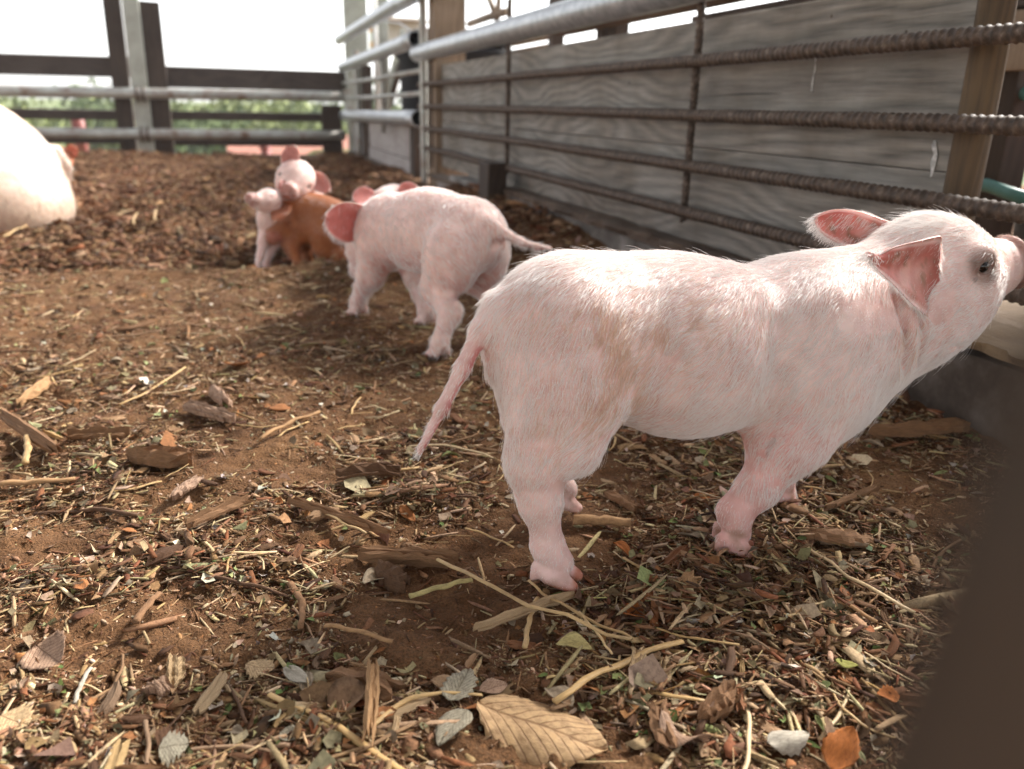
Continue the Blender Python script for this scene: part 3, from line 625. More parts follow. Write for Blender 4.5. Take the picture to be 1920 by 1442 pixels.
# ================================================================== ANIMALS
def rotm(fwd, up=(0, 0, 1)):
    f = np.array(fwd, float); f /= np.linalg.norm(f); s = np.cross(up, f); s /= np.linalg.norm(s); u = np.cross(f, s)
    return np.stack([f, s, u])                       # rows: local x, y, z in world
class SDF:
    def __init__(self): self.p = []
    def cone(self, a, b, ra, rb, k=.02, sub=False): self.p.append(('c', np.array(a, float), np.array(b, float), ra, rb, k, sub)); return self
    def ell(self, c, r, k=.02, fwd=None, up=(0, 0, 1), sub=False):
        self.p.append(('e', np.array(c, float), np.array(r, float), rotm(fwd, up) if fwd is not None else np.eye(3), None, k, sub)); return self
    def build(self, vox):
        lo = np.full(3, 1e9); hi = -lo; bb = []
        for q in self.p:
            if q[0] == 'c': l = np.minimum(q[1]-q[3], q[2]-q[4]); h = np.maximum(q[1]+q[3], q[2]+q[4])
            else: rm = np.abs(q[3].T)@q[2]; l = q[1]-rm; h = q[1]+rm
            bb.append((l, h))
            if not q[6]: lo = np.minimum(lo, l); hi = np.maximum(hi, h)
        lo -= 4*vox; hi += 4*vox; n = np.ceil((hi-lo)/vox).astype(int)+1
        D = np.full(n, .05, np.float32)
        for q, (l, h) in zip(self.p, bb):
            k = q[5]; m_ = k+3*vox
            a = np.maximum(np.floor((l-m_-lo)/vox).astype(int), 0); b = np.minimum(np.ceil((h+m_-lo)/vox).astype(int)+1, n)
            if (b <= a).any(): continue
            X = [(lo[i]+np.arange(a[i], b[i])*vox).astype(np.float32) for i in range(3)]
            P = np.stack(np.meshgrid(*X, indexing='ij'), -1)
            if q[0] == 'c':
                ab = q[2]-q[1]; t = np.clip(((P-q[1])@ab)/max(ab@ab, 1e-9), 0, 1)
                d = np.linalg.norm(P-q[1]-t[..., None]*ab, axis=-1)-(q[3]+(q[4]-q[3])*t)
            else:
                L = (P-q[1])@q[3].T; k0 = np.linalg.norm(L/q[2], axis=-1); k1 = np.linalg.norm(L/q[2]**2, axis=-1)+1e-6; d = k0*(k0-1)/k1
            S = tuple(slice(a[i], b[i]) for i in range(3)); o = D[S]
            if q[6]:
                hh = np.clip(.5-.5*(o+d)/k, 0, 1); D[S] = o*(1-hh)-d*hh+k*hh*(1-hh)
            else:
                hh = np.clip(.5+.5*(d-o)/k, 0, 1); D[S] = d*(1-hh)+o*hh-k*hh*(1-hh)
        return self.nets(D, lo, vox)
    def nets(self, D, lo, vox):
        s = D < 0; nx, ny, nz = D.shape
        acc = np.zeros((nx-1, ny-1, nz-1, 3), np.float32); cnt = np.zeros((nx-1, ny-1, nz-1), np.float32)
        cor = [(i, j, k) for i in (0, 1) for j in (0, 1) for k in (0, 1)]
        def sl(i, j, k): return (slice(i, nx-1+i), slice(j, ny-1+j), slice(k, nz-1+k))
        for c in cor:
            for ax in range(3):
                if c[ax]: continue
                e = list(c); e[ax] = 1
                a = D[sl(*c)]; b = D[sl(*e)]; x = (a < 0) != (b < 0)
                t = np.where(x, a/np.where(x, a-b, 1), 0)
                for i in range(3): acc[..., i] += np.where(x, c[i]+(t if i == ax else 0), 0)
                cnt += x
        act = cnt > 0; idx = np.full(act.shape, -1, np.int64); idx[act] = np.arange(act.sum())
        I = np.argwhere(act); V = lo+(I+acc[act]/cnt[act][:, None])*vox
        Fs = []
        for ax in range(3):
            a1, a2 = [(1, 2), (2, 0), (0, 1)][ax]
            s0 = [slice(1, -1)]*3; s0[ax] = slice(0, -1); s1 = [slice(1, -1)]*3; s1[ax] = slice(1, None)
            A_ = s[tuple(s0)]; B_ = s[tuple(s1)]
            for flip in (False, True):
                E_ = (A_ & ~B_) if not flip else (~A_ & B_)
                e = np.argwhere(E_)
                if not len(e): continue
                o_ = np.array([1, 1, 1]); o_[ax] = 0; e = e+o_
                d1 = np.eye(3, dtype=int)[a1]; d2 = np.eye(3, dtype=int)[a2]
                q = [e-d1-d2, e-d2, e, e-d1]; ids = np.stack([idx[tuple(v.T)] for v in q], -1)
                if flip: ids = ids[:, ::-1]
                Fs.append(ids)
        F = np.concatenate(Fs); F = F[(F >= 0).all(1)]
        return V, F
def vnormals(V, F):
    a = V[F[:, 2]]-V[F[:, 0]]; b = V[F[:, 3]]-V[F[:, 1]]; n = np.cross(a, b); Nn = np.zeros_like(V)
    for k in range(4): np.add.at(Nn, F[:, k], n)
    return Nn/(np.linalg.norm(Nn, axis=1)[:, None]+1e-12)

def ear_patch(root, tip, side, nrm, W, cup=.35, curl=0.0, th=.0016, nu=22, nv=15, root_w=.55, bend=0.0, taper=False, skew=0.0, shear=0.0):
    """one ear as a closed, cupped, leaf-shaped shell; nrm is the way its hollow faces. Returns V, F, inner mask, along 0..1"""
    root = np.array(root, float); tip = np.array(tip, float); L = np.linalg.norm(tip-root); ax = (tip-root)/L
    nrm = np.array(nrm, float); nrm -= ax*(nrm@ax); nrm /= np.linalg.norm(nrm); sd_ = np.cross(nrm, ax)
    if np.dot(sd_, side) < 0: sd_ = -sd_
    U = np.linspace(0, 1, nu); T = np.linspace(-1, 1, nv); C = np.zeros((nu, nv, 3))
    for i, u in enumerate(U):
        wdt = W*(root_w+(1-root_w)*math.sin(min(u/.42, 1)*pi/2))*(max(0, 1-max(0, (u-.42)/.58)**2.2)**.62+.02)
        if taper: wdt = W*((1-u)**.95*.90+.10)*(max(0, 1-max(0, (u-.8)/.2)**2.2)**.6+.02)*(1+.12*sin(u*pi))
        if taper and u < .16: wdt *= .45+.55*math.sqrt(1-(1-u/.16)**2)
        for j, t in enumerate(T):
            kc = cup*((.8+.4*u) if taper else (1.9-1.1*u)); ang = t*kc
            off = wdt*math.sin(ang)/max(kc, .05); dep = wdt*(1-math.cos(ang))/max(kc, .05)
            C[i, j] = root+ax*L*(u*(1+skew*t)+shear*t*(1-u))+sd_*off+nrm*(dep+curl*L*u*u+bend*L*math.sin(u*pi)*-.5)
            C[i, j] += nrm*.0012*math.sin(u*9+t*4)
    gu = np.gradient(C, axis=0); gv = np.gradient(C, axis=1); n = np.cross(gu, gv); n /= np.linalg.norm(n, axis=2)[..., None]+1e-9
    if (n[nu//2, nv//2]@nrm) < 0: n = -n; flip = True
    else: flip = False
    thick = th*(1+1.5*(1-U)[:, None, None]); edge = np.clip(1-np.abs(T), 0, .25)[None, :, None]/.25*.8+.2
    A_ = C+n*thick*edge; B_ = C-n*thick*edge
    V = np.concatenate([A_.reshape(-1, 3), B_.reshape(-1, 3)]); off = nu*nv; F = []
    for i in range(nu-1):
        for j in range(nv-1):
            a, b, c, d = i*nv+j, i*nv+j+1, (i+1)*nv+j+1, (i+1)*nv+j
            F.append((a, b, c, d) if flip else (a, d, c, b)); F.append((off+a, off+d, off+c, off+b) if flip else (off+a, off+b, off+c, off+d))
    rim = [i*nv for i in range(nu)]+[(nu-1)*nv+j for j in range(1, nv)]+[i*nv+nv-1 for i in range(nu-2, -1, -1)]+[j for j in range(nv-2, 0, -1)]
    for a, b in zip(rim, rim[1:]+rim[:1]): F.append((a, off+a, off+b, b) if flip else (a, b, off+b, off+a))
    inner = np.concatenate([np.ones(off), np.zeros(off)]); inner[:off] *= (np.abs(np.tile(T, nu)) < .88)*(np.repeat(U, nv) < .97)
    along = np.tile(np.repeat(U, nv), 2)
    F = np.array(F)
    # make outward orientation robust
    vn = vnormals(V, F)
    if (vn[:off]*np.repeat(n.reshape(-1, 3), 1, 0)).sum() < 0: F = F[:, ::-1]
    return V, F, inner, along

# skin and hair -----------------------------------------------------
m, ns, ls, bs = mat('pig_skin')
a = N(ns, 'ShaderNodeAttribute', attribute_name='Col')
tc = N(ns, 'ShaderNodeTexCoord'); n1 = N(ns, 'ShaderNodeTexNoise', inp={'Scale': 60, 'Detail': 6}); ls.new(tc.outputs['Object'], n1.inputs['Vector'])
r1 = ramp(ns, [(.35, (.80, .72, .70)), (.65, (1, 1, 1))]); ls.new(n1.outputs['Fac'], r1.inputs[0])
mm = N(ns, 'ShaderNodeMix', data_type='RGBA', blend_type='MULTIPLY'); mm.inputs['Factor'].default_value = 1
ls.new(a.outputs['Color'], mm.inputs[6]); ls.new(r1.outputs[0], mm.inputs[7]); ls.new(mm.outputs[2], bs.inputs['Base Color'])
bs.inputs['Roughness'].default_value = .55; bs.inputs['Subsurface Weight'].default_value = .35; bs.inputs['Subsurface Radius'].default_value = (1, .35, .22); bs.inputs['Subsurface Scale'].default_value = .004
n2 = N(ns, 'ShaderNodeTexNoise', inp={'Scale': 700, 'Detail': 4}); ls.new(tc.outputs['Object'], n2.inputs['Vector']); bump(ns, ls, bs, n2.outputs['Fac'], .35, .0006)
M['skin'] = m
m = bpy.data.materials.new('pig_hair'); m.use_nodes = True; ns = m.node_tree.nodes; ls = m.node_tree.links; ns.remove(ns['Principled BSDF'])
a = N(ns, 'ShaderNodeAttribute', attribute_name='hcol')
d1 = N(ns, 'ShaderNodeBsdfDiffuse'); t1 = N(ns, 'ShaderNodeBsdfTranslucent'); g1 = N(ns, 'ShaderNodeBsdfHair')
g1.component = 'Reflection'; g1.inputs['RoughnessU'].default_value = .25; g1.inputs['RoughnessV'].default_value = .35; g1.inputs['Color'].default_value = (1, 1, 1, 1)
for q in (d1, t1): ls.new(a.outputs['Color'], q.inputs['Color'])
mA = N(ns, 'ShaderNodeMixShader', inp={0: .42}); mB = N(ns, 'ShaderNodeMixShader', inp={0: .14})
ls.new(d1.outputs[0], mA.inputs[1]); ls.new(t1.outputs[0], mA.inputs[2]); ls.new(mA.outputs[0], mB.inputs[1]); ls.new(g1.outputs[0], mB.inputs[2])
ls.new(mB.outputs[0], ns['Material Output'].inputs['Surface'])
M['hair'] = m

def coat(parent, V, F, Nv, n, length, comb, lift, color, rad, skip=None, npts=5, seed=0, clump=.35, cell=.006):
    """n hairs rooted on the skin, combed by comb(P,N)->direction; each hair tapers; built as one curves object"""
    r = np.random.default_rng(seed)
    T = np.concatenate([F[:, [0, 1, 2]], F[:, [0, 2, 3]]]); A_ = V[T[:, 0]]; B_ = V[T[:, 1]]; C_ = V[T[:, 2]]
    ar = np.linalg.norm(np.cross(B_-A_, C_-A_), axis=1)
    if skip is not None: ar = ar*(1-skip[T].mean(1))
    k = r.choice(len(T), n, p=ar/ar.sum()); u = r.random((n, 2)); u = np.where(u.sum(1, keepdims=True) > 1, 1-u, u)
    w3 = np.stack([1-u.sum(1), u[:, 0], u[:, 1]], 1)
    P = (V[T[k]]*w3[..., None]).sum(1); Nn = (Nv[T[k]]*w3[..., None]).sum(1); Nn /= np.linalg.norm(Nn, axis=1)[:, None]
    L = length(P)*(.65+.6*r.random(n))
    D = comb(P, Nn); D = D-Nn*(D*Nn).sum(1)[:, None]; D /= np.linalg.norm(D, axis=1)[:, None]+1e-9
    sidev = np.cross(Nn, D)
    ang = .35*vnoise(P*45, seed+1)+.30*vnoise(P*140, seed+2)+.12*r.normal(size=n)
    D = D*np.cos(ang)[:, None]+sidev*np.sin(ang)[:, None]
    li = lift*(.7+.6*r.random(n))+.10*vnoise(P*90, seed+5)
    li = np.clip(li, .06, 1.2)
    # clumps
    cid = np.floor(P/cell).astype(np.int64)
    off = np.stack([_h(cid[:, 0], cid[:, 1], cid[:, 2], 11+i) for i in range(3)], 1)*.5+.5
    cc_ = (cid+off)*cell; toC = (cc_-P); toC -= Nn*(toC*Nn).sum(1)[:, None]
    pts = np.zeros((n, npts, 3), np.float32)
    for i in range(npts):
        t = i/(npts-1)
        pts[:, i] = P - Nn*.0006 + L[:, None]*(D*t*np.cos(li*(1-.55*t))[:, None]+Nn*(np.sin(li)*t*(1-.45*t))[:, None]) + toC*clump*t*t
    if len(GROUND_LIMIT): pts[..., 2] = np.maximum(pts[..., 2], GROUND_LIMIT[0])
    cv = bpy.data.hair_curves.new('coat'); cv.add_curves([npts]*n)
    cv.attributes['position'].data.foreach_set('vector', pts.ravel())
    ra = cv.attributes.new('radius', 'FLOAT', 'POINT'); tp_ = np.linspace(1, .25, npts)**.8
    ra.data.foreach_set('value', (rad*(.7+.6*r.random(n))[:, None]*tp_[None]).ravel().astype(np.float32))
    c = np.concatenate([color(P, r), np.ones((n, 1))], 1).astype(np.float32)
    ca = cv.attributes.new('hcol', 'FLOAT_COLOR', 'CURVE'); ca.data.foreach_set('color', c.ravel())
    cv.materials.append(M['hair']); cv.update_tag()
    o = bpy.data.objects.new('coat', cv); COL.objects.link(o); o.parent = parent
    o.matrix_parent_inverse = parent.matrix_world.inverted() if False else Matrix()
    return o
GROUND_LIMIT = []

def mixc(c, d, f): return c*(1-f[:, None])+np.array(d)*f[:, None]
def pig_body(name, label, S, vox, ears, colorf, group=None, eyes=(), cat='piglet'):
    V, F = S.build(vox); n0 = len(V); inner = np.zeros(n0); along = np.zeros(n0)
    for e in ears:
        v, f, i_, al = e; F = np.concatenate([F, f+len(V)]); V = np.concatenate([V, v]); inner = np.concatenate([inner, i_]); along = np.concatenate([along, al])
    isear = np.arange(len(V)) >= n0
    Nv = vnormals(V, F)
    me = mesh(name, V, F, M['skin'], True)
    col = np.concatenate([colorf(V, Nv, inner, isear, along), np.ones((len(V), 1))], 1).astype(np.float32)
    ca = me.color_attributes.new('Col', 'FLOAT_COLOR', 'POINT'); ca.data.foreach_set('color', col.ravel())
    o = tag(link(name, me), label, cat, group)
    for (c, r, d) in eyes:
        d = np.array(d, float); 
        import bmesh
        bm = bmesh.new(); bmesh.ops.create_uvsphere(bm, u_segments=20, v_segments=14, radius=r); em = bpy.data.meshes.new('eye'); bm.to_mesh(em); bm.free()
        em.materials.append(M['eye']); em.polygons.foreach_set('use_smooth', np.ones(len(em.polygons), bool)); link('eye', em, o, tuple(c))
    return o, V, F, Nv, inner, isear, along

# ------------------------------------------------------------------ the big white piglet
Y0 = .585
S = SDF()
S.ell((.236, Y0, .190), (.067, .055, .060), .02)
S.cone((.242, Y0, .190), (.34, Y0, .176), .058, .060, .03)
S.cone((.34, Y0, .176), (.445, Y0, .172), .062, .064, .03)
S.ell((.345, Y0, .172), (.080, .062, .064), .03)                     # belly barrel
S.ell((.30, Y0, .205), (.075, .045, .046), .02)                      # loin
S.ell((.455, Y0, .150), (.060, .056, .072), .03)                     # chest
S.ell((.485, Y0, .135), (.042, .043, .052), .025)
for sgn_ in (-1, 1): S.ell((.438, Y0+sgn_*.040, .165), (.046, .024, .062), .022, fwd=(.9, 0, .45))   # shoulder blade
S.cone((.455, Y0, .182), (.545, Y0, .205), .062, .056, .03)          # neck
S.cone((.50, Y0, .160), (.565, Y0, .180), .045, .038, .03)           # throat
S.ell((.575, Y0, .226), (.056, .050, .052), .02, fwd=(.95, 0, .05))  # skull
S.ell((.594, Y0, .198), (.046, .041, .040), .02)                     # jowls
S.cone((.610, Y0, .226), (.646, Y0, .229), .038, .0275, .020)        # snout
S.cone((.598, Y0, .188), (.644, Y0, .194), .027, .0140, .012)        # lower jaw
S.ell((.669, Y0, .234), (.008, .026, .026), .006, fwd=(1, 0, .30))  # nose disc
for sgn_ in (-1, 1):
    S.ell((.678, Y0+sgn_*.009, .235), (.006, .0045, .006), .003, sub=True)
    S.ell((.584, Y0+sgn_*.041, .2475), (.016, .009, .011), .010, fwd=(.95, 0, .2))    # brow and cheek swell
    S.ell((.589, Y0+sgn_*.050, .2410), (.0085, .008, .0055), .004, fwd=(.95, 0, .3), sub=True)
    S.cone((.654, Y0+sgn_*.022, .2065), (.620, Y0+sgn_*.036, .197), .0022, .0016, .004, sub=True)
S.cone((.658, Y0-.012, .2065), (.658, Y0+.012, .2065), .0035, .0035, .004, sub=True)
# near hind leg
S.ell((.187, .538, .112), (.012, .011, .019), .012)
yn = .540
S.ell((.220, .546, .156), (.040, .030, .050), .024, fwd=(.75, 0, -.65))
S.cone((.230, .548, .150), (.222, .541, .120), .033, .0235, .018)
S.cone((.222, .541, .120), (.197, .538, .106), .0235, .0165, .014)
S.cone((.191, .538, .112), (.199, .538, .078), .0160, .0155, .012)
S.cone((.199, .538, .082), (.207, .537, .036), .0155, .0112, .012)
S.cone((.207, .537, .036), (.216, .537, .021), .0128, .0125, .008)
def toes(x, y, dx, dz0=.0, s=1.0, dew=True, yaw=0.0):
    c_, s_ = cos(yaw), sin(yaw)
    for q in (-1, 1):
        ox, oy = -s_*q*.0078*s, c_*q*.0078*s
        S.cone((x+ox, y+oy, .014*s+dz0), (x+ox*1.15+c_*dx*s, y+oy*1.15+s_*dx*s, .0062*s+dz0), .0092*s, .0056*s, .0022)
        if dew: S.cone((x+ox*1.4-c_*.010*s, y+oy*1.4-s_*.010*s, .019*s+dz0), (x+ox*1.6-c_*.013*s, y+oy*1.6-s_*.013*s, .010*s+dz0), .0055*s, .0028*s, .004)
toes(.213, .539, .017, yaw=-.6)
# far hind leg, foot lifted just off the ground
S.ell((.235, .628, .150), (.046, .032, .055), .022)
S.cone((.235, .628, .140), (.222, .634, .105), .032, .019, .02)
S.cone((.222, .634, .105), (.240, .645, .050), .0165, .0125, .014)
S.cone((.240, .645, .050), (.262, .645, .028), .0135, .0125, .010)
toes(.262, .645, .012, .006, .9)
# near front leg
S.cone((.438, .552, .140), (.425, .548, .105), .040, .032, .025)
S.cone((.425, .546, .105), (.396, .541, .062), .028, .0165, .018)
S.cone((.396, .541, .062), (.376, .541, .041), .0158, .0145, .010)
S.cone((.375, .541, .040), (.380, .541, .022), .0132, .0120, .008)
toes(.377, .543, .015, yaw=-.45)
# far front leg
S.cone((.455, .612, .130), (.456, .612, .080), .036, .024, .025)
S.cone((.456, .612, .080), (.466, .608, .035), .020, .0125, .015)
S.cone((.466, .608, .035), (.470, .606, .018), .0125, .0125, .010)
toes(.468, .606, .012, .002, .9)
# tail hanging down behind, slightly bent
tl = [(.178, Y0, .216), (.164, .580, .202), (.148, .574, .175), (.131, .568, .147), (.112, .562, .116)]
rr2 = [.0100, .0072, .0056, .0044, .0027]
for i in range(4): S.cone(tl[i], tl[i+1], rr2[i], rr2[i+1], .006 if i else .016)
S.ell((.176, Y0-.004, .170), (.007, .006, .008), .008)               # under the tail
# skin folds: elbow crease, flank crease, neck and shoulder
S.cone((.500, .531, .222), (.512, .529, .168), .0022, .0016, .012, sub=True)
S.cone((.522, .533, .212), (.532, .533, .165), .0018, .0012, .010, sub=True)
S.cone((.385, .517, .205), (.378, .512, .135), .0030, .0020, .022, sub=True)
S.cone((.296, .516, .185), (.286, .517, .135), .0030, .0020, .022, sub=True)
S.cone((.545, .541, .178), (.600, .549, .168), .0015, .0010, .010, sub=True)
S.cone((.392, .533, .098), (.415, .524, .135), .002, .001, .006, sub=True)
S.cone((.268, .527, .118), (.272, .523, .150), .0015, .0008, .008, sub=True)

near_ear = ear_patch((.541, .539, .232), (.432, .508, .264), (0, 0, 1), (-.25, -.85, .07), .035, cup=.62, curl=.10, taper=True, nu=30, nv=21, skew=-.06, shear=.19)
far_ear = ear_patch((.556, .612, .252), (.494, .645, .268), (0, 0, 1), (-.55, -.75, .25), .018, cup=.6, curl=.12, root_w=.95, nu=30, nv=21)

PATCH = [(.235, .215, .035, .018, .55), (.262, .200, .025, .03, .75), (.29, .195, .02, .03, .5), (.225, .165, .03, .03, .45), (.275, .165, .012, .03, .5), (.205, .14, .02, .02, .45), (.315, .215, .04, .02, .35), (.51, .185, .02, .02, .16), (.63, .25, .02, .012, .40)]
def patch_f(P):
    f = np.zeros(len(P))
    for (x, z, a_, b_, s) in PATCH: f = np.maximum(f, s*np.exp(-(((P[:, 0]-x)/a_)**2+((P[:, 2]-z)/b_)**2)))
    return np.clip(1.1*f*(.35+1.3*np.clip(.5+fbm(P*np.array([70, 70, 28]), 3, 12), 0, 1))*(P[:, 1] < Y0+.01), 0, .95)
def hero_col(V, Nv, inner, isear, along):
    n = len(V); c = np.tile(np.array([.82, .56, .52]), (n, 1))
    c = mixc(c, (.88, .68, .63), np.clip(.5+.6*fbm(V*14, 3, 2), 0, 1))
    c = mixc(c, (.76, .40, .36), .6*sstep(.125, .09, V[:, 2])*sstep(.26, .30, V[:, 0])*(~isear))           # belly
    e = inner*isear; nz1 = np.clip(.5+.9*fbm(V*70, 3, 8), 0, 1); c = mixc(c, (.72, .36, .31), e); c = mixc(c, (.58, .13, .10), e*nz1*.75); c = mixc(c, (.60, .10, .07), e*sstep(.6, .95, along)*.6)
    c = mixc(c, (.42, .10, .08), e*sstep(.30, .05, along)*.8); c = mixc(c, (.30, .16, .10), e*np.clip(fbm(V*160, 2, 18)-.35, 0, 1)*1.6)
    c = mixc(c, (.80, .5, .46), (1-inner)*isear*.6)
    hoof = sstep(.011, .005, V[:, 2])*(~isear)
    for q in ((.232, .520, .005), (.238, .532, .005), (.392, .530, .005), (.398, .541, .005)): hoof = np.maximum(hoof, sstep(.014, .009, np.linalg.norm(V-np.array(q), axis=1)))
    mud = sstep(.05, .0, V[:, 2]+.02*fbm(V*60, 3, 44))*(~isear)*np.clip(.35+.8*fbm(V*110, 3, 45), 0, .8); c = mixc(c, (.34, .20, .12), mud)
    c = mixc(c, (.55, .22, .14), hoof); c = mixc(c, (.22, .11, .06), sstep(.0065, .002, V[:, 2])*(~isear))
    c = mixc(c, (.30, .13, .09), sstep(.648, .672, V[:, 0])*.9)                                          # dirty nose
    d = np.linalg.norm((V-np.array([.590, Y0-.046, .2415]))/np.array([1.3, 1, 1]), axis=1); c = mixc(c, (.22, .10, .06), sstep(.022, .009, d)*.9)
    c = mixc(c, (.76, .50, .36), .35*patch_f(V)*(~isear))
    d = np.minimum(np.linalg.norm(V-np.array([.400, .528, .108]), axis=1), np.linalg.norm(V-np.array([.408, .524, .125]), axis=1)); c = mixc(c, (.76, .36, .33), sstep(.024, .006, d)*.5)
    t_ = sstep(.176, .160, V[:, 0]); c = mixc(c, (.66, .26, .25), t_*sstep(.2, -.4, Nv[:, 0]*-1)*.9)
    return c
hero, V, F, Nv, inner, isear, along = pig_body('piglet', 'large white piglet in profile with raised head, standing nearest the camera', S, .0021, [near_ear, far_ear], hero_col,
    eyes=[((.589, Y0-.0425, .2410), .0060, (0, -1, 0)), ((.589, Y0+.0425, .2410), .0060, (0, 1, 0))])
def h_len(P):
    L = .0105*np.ones(len(P)); L = L*(.40+.60*sstep(.02, .15, P[:, 2])); L = np.where(P[:, 2] < .02, .0025, L)
    L = np.where(P[:, 0] > .54, .0085+.011*sstep(.255, .28, P[:, 2])*(P[:, 0] < .64), L); L = np.where(P[:, 0] > .640, .0045, L)
    L = np.where((P[:, 2] < .11) & (P[:, 0] > .27) & (P[:, 2] > .06), .010, L)
    L = np.where((P[:, 0] > .48) & (P[:, 2] < .175) & (P[:, 0] < .64), .0145, L)
    L = np.where(P[:, 0] < .160, .007, L)
    e = (P[:, 0] > .44) & (P[:, 0] < .56) & ((P[:, 1] < .531) & (P[:, 2] > .2) | (P[:, 1] > .64)); return np.where(e, .0042, L)
def h_comb(P, Nn):
    x, z = P[:, 0], P[:, 2]
    d = np.zeros_like(P); d[:, 0] = -.62; d[:, 2] = -.75
    leg = sstep(.12, .08, z)[:, None]; d = d*(1-leg)+np.array([-.1, 0, -1.0])*leg
    rump = (sstep(.26, .20, x)*sstep(.1, .13, z))[:, None]; d = d*(1-rump)+np.array([-.35, 0, -1.0])*rump
    head = (sstep(.52, .58, x)*sstep(.13, .16, z))[:, None]; d = d*(1-head)+np.array([-1.0, 0, -.25])*head
    tail = sstep(.172, .160, x)[:, None]*(P[:, 2] < .214)[:, None]; d = d*(1-tail)+np.array([-.4, -.1, -.75])*tail
    d[:, 0] += .3*vnoise(P*16, 77); d[:, 2] += .25*vnoise(P*16, 78)
    return d
def h_col(P, r):
    c = np.tile(np.array([.95, .91, .88]), (len(P), 1))
    c = mixc(c, (.76, .50, .30), .85*(r.random(len(P)) < .95*patch_f(P)))
    d = np.linalg.norm((P-np.array([.590, Y0-.046, .2415]))/np.array([1.4, 1, 1]), axis=1); c = mixc(c, (.26, .15, .09), sstep(.020, .009, d)*.9)
    c = mixc(c, (.45, .25, .16), sstep(.643, .672, P[:, 0])*.85); c = mixc(c, (.38, .22, .13), sstep(.05, .0, P[:, 2]+.02*fbm(P*60, 3, 44))*np.clip(.35+.8*fbm(P*110, 3, 45), 0, .8))
    c *= (.82+.22*r.random(len(P)))[:, None]
    return c
GROUND_LIMIT[:] = [.0005]
skip = np.clip(np.maximum(inner*.7*isear, sstep(.010, .006, V[:, 2])), 0, 1); skip = np.maximum(skip, sstep(.673, .680, V[:, 0]))
skip = np.maximum(skip, .55*sstep(.12, .095, V[:, 2])*sstep(.27, .30, V[:, 0])*sstep(.40, .37, V[:, 0])*(1-isear))
skip = np.maximum(skip, .4*(V[:, 0] < .165))
coat(hero, V, F, Nv, 150000, h_len, h_comb, .24, h_col, .00016, skip, seed=5, clump=.6, cell=.0024)
# long sparse guard hairs, whiskers
coat(hero, V, F, Nv, 2600, lambda P: h_len(P)*1.5, h_comb, .5, h_col, .00009, np.maximum(skip, (V[:, 2] < .08)*1.0), seed=8, clump=.1)

# ------------------------------------------------------------------ other pigs: one builder, posed by joints
def posed_pig(pel, sho, poll, nose, feet, tail, s=1.0, up=(0, 0, 1), lower=.0):
    global S
    S = SDF(); pel, sho, poll, nose = (np.array(q, float) for q in (pel, sho, poll, nose)); A3 = np.array
    f = (sho-pel)/np.linalg.norm(sho-pel); fh = A3([f[0], f[1], 0]); fh /= np.linalg.norm(fh); side = A3([-fh[1], fh[0], 0])
    S.ell(pel, A3([.066, .056, .060])*s, .02*s, fwd=f)
    mid = (pel+sho)/2+A3([0, 0, .004*s])
    S.cone(pel, sho, .056*s, .056*s, .02*s); S.ell(mid+A3([0, 0, -.006*s]), A3([.085, .060, .062])*s, .03*s, fwd=f)
    S.ell(sho, A3([.058, .052, .064])*s, .025*s, fwd=f); S.ell(mid+A3([0, 0, .022*s]), A3([.085, .040, .045])*s, .035*s, fwd=f)
    S.cone(sho+f*.01, poll, .052*s, .043*s, .03*s)
    h = (nose-poll); hl = np.linalg.norm(h); h /= hl; hs = np.cross((0, 0, 1), h); hs /= np.linalg.norm(hs); hu = np.cross(h, hs)
    hs, hu = hs*cos(lower)+hu*sin(lower), -hs*sin(lower)+hu*cos(lower)
    S.ell(poll+h*.012*s, A3([.050, .044, .045])*s, .02*s, fwd=h, up=hu); S.cone(poll+h*.04*s-hu*.006*s, nose-h*.006*s, .033*s, .021*s, .02*s)
    S.cone(poll+h*.03*s-hu*.03*s, nose-h*.018*s-hu*.024*s, .024*s, .011*s, .012*s)
    S.ell(nose, A3([.007, .0225, .020])*s, .004*s, fwd=h, up=hu)
    for q in (-1, 1):
        S.ell(nose+h*.006*s+hs*q*.008*s, A3([.006, .0042, .0055])*s, .002*s, fwd=h, up=hu, sub=True)
        S.ell(poll+h*.038*s+hs*q*.040*s+hu*.014*s, A3([.009, .008, .006])*s, .004*s, fwd=h, up=hu, sub=True)
    for i, ft in enumerate(feet):
        ft = A3(ft, float) if False else np.array(ft, float); hind = i < 2; q = 1 if i % 2 == 0 else -1
        base = pel if hind else sho; hip = base+side*q*.036*s+A3([0, 0, -.022*s]); g_ = A3([0, 0, 1.0])
        d = ft-hip
        if hind:
            kn = hip+d*.36+fh*.026*s; hk = hip+d*.56-fh*.016*s; ct = ft+g_*.030*s-fh*.006*s
            S.ell(hip+d*.12, A3([.044, .030, .05])*s, .02*s, fwd=fh); S.cone(hip, kn, .036*s, .025*s, .02*s); S.cone(kn, hk, .024*s, .0165*s, .014*s); S.cone(hk+g_*.008*s, ct, .016*s, .0125*s, .012*s)
        else:
            el = hip+d*.38-fh*.006*s; ct = ft+g_*.030*s-fh*.003*s; kn = (el+ct)/2+fh*.003*s
            S.cone(hip, el, .034*s, .025*s, .02*s); S.cone(el, kn, .023*s, .0155*s, .014*s); S.cone(kn, ct, .015*s, .0125*s, .010*s)
        S.cone(ct, ft+g_*.018*s, .0135*s, .0125*s, .008*s)
        yw = math.atan2(fh[1], fh[0]); toes(ft[0], ft[1], .014, ft[2], s, True, yw)
    for i in range(len(tail)-1): S.cone(tail[i], tail[i+1], (.009-.0015*i)*s, (.0075-.0014*i)*s, .006*s if i else .012*s)
    return S, h, hs, hu, fh, side
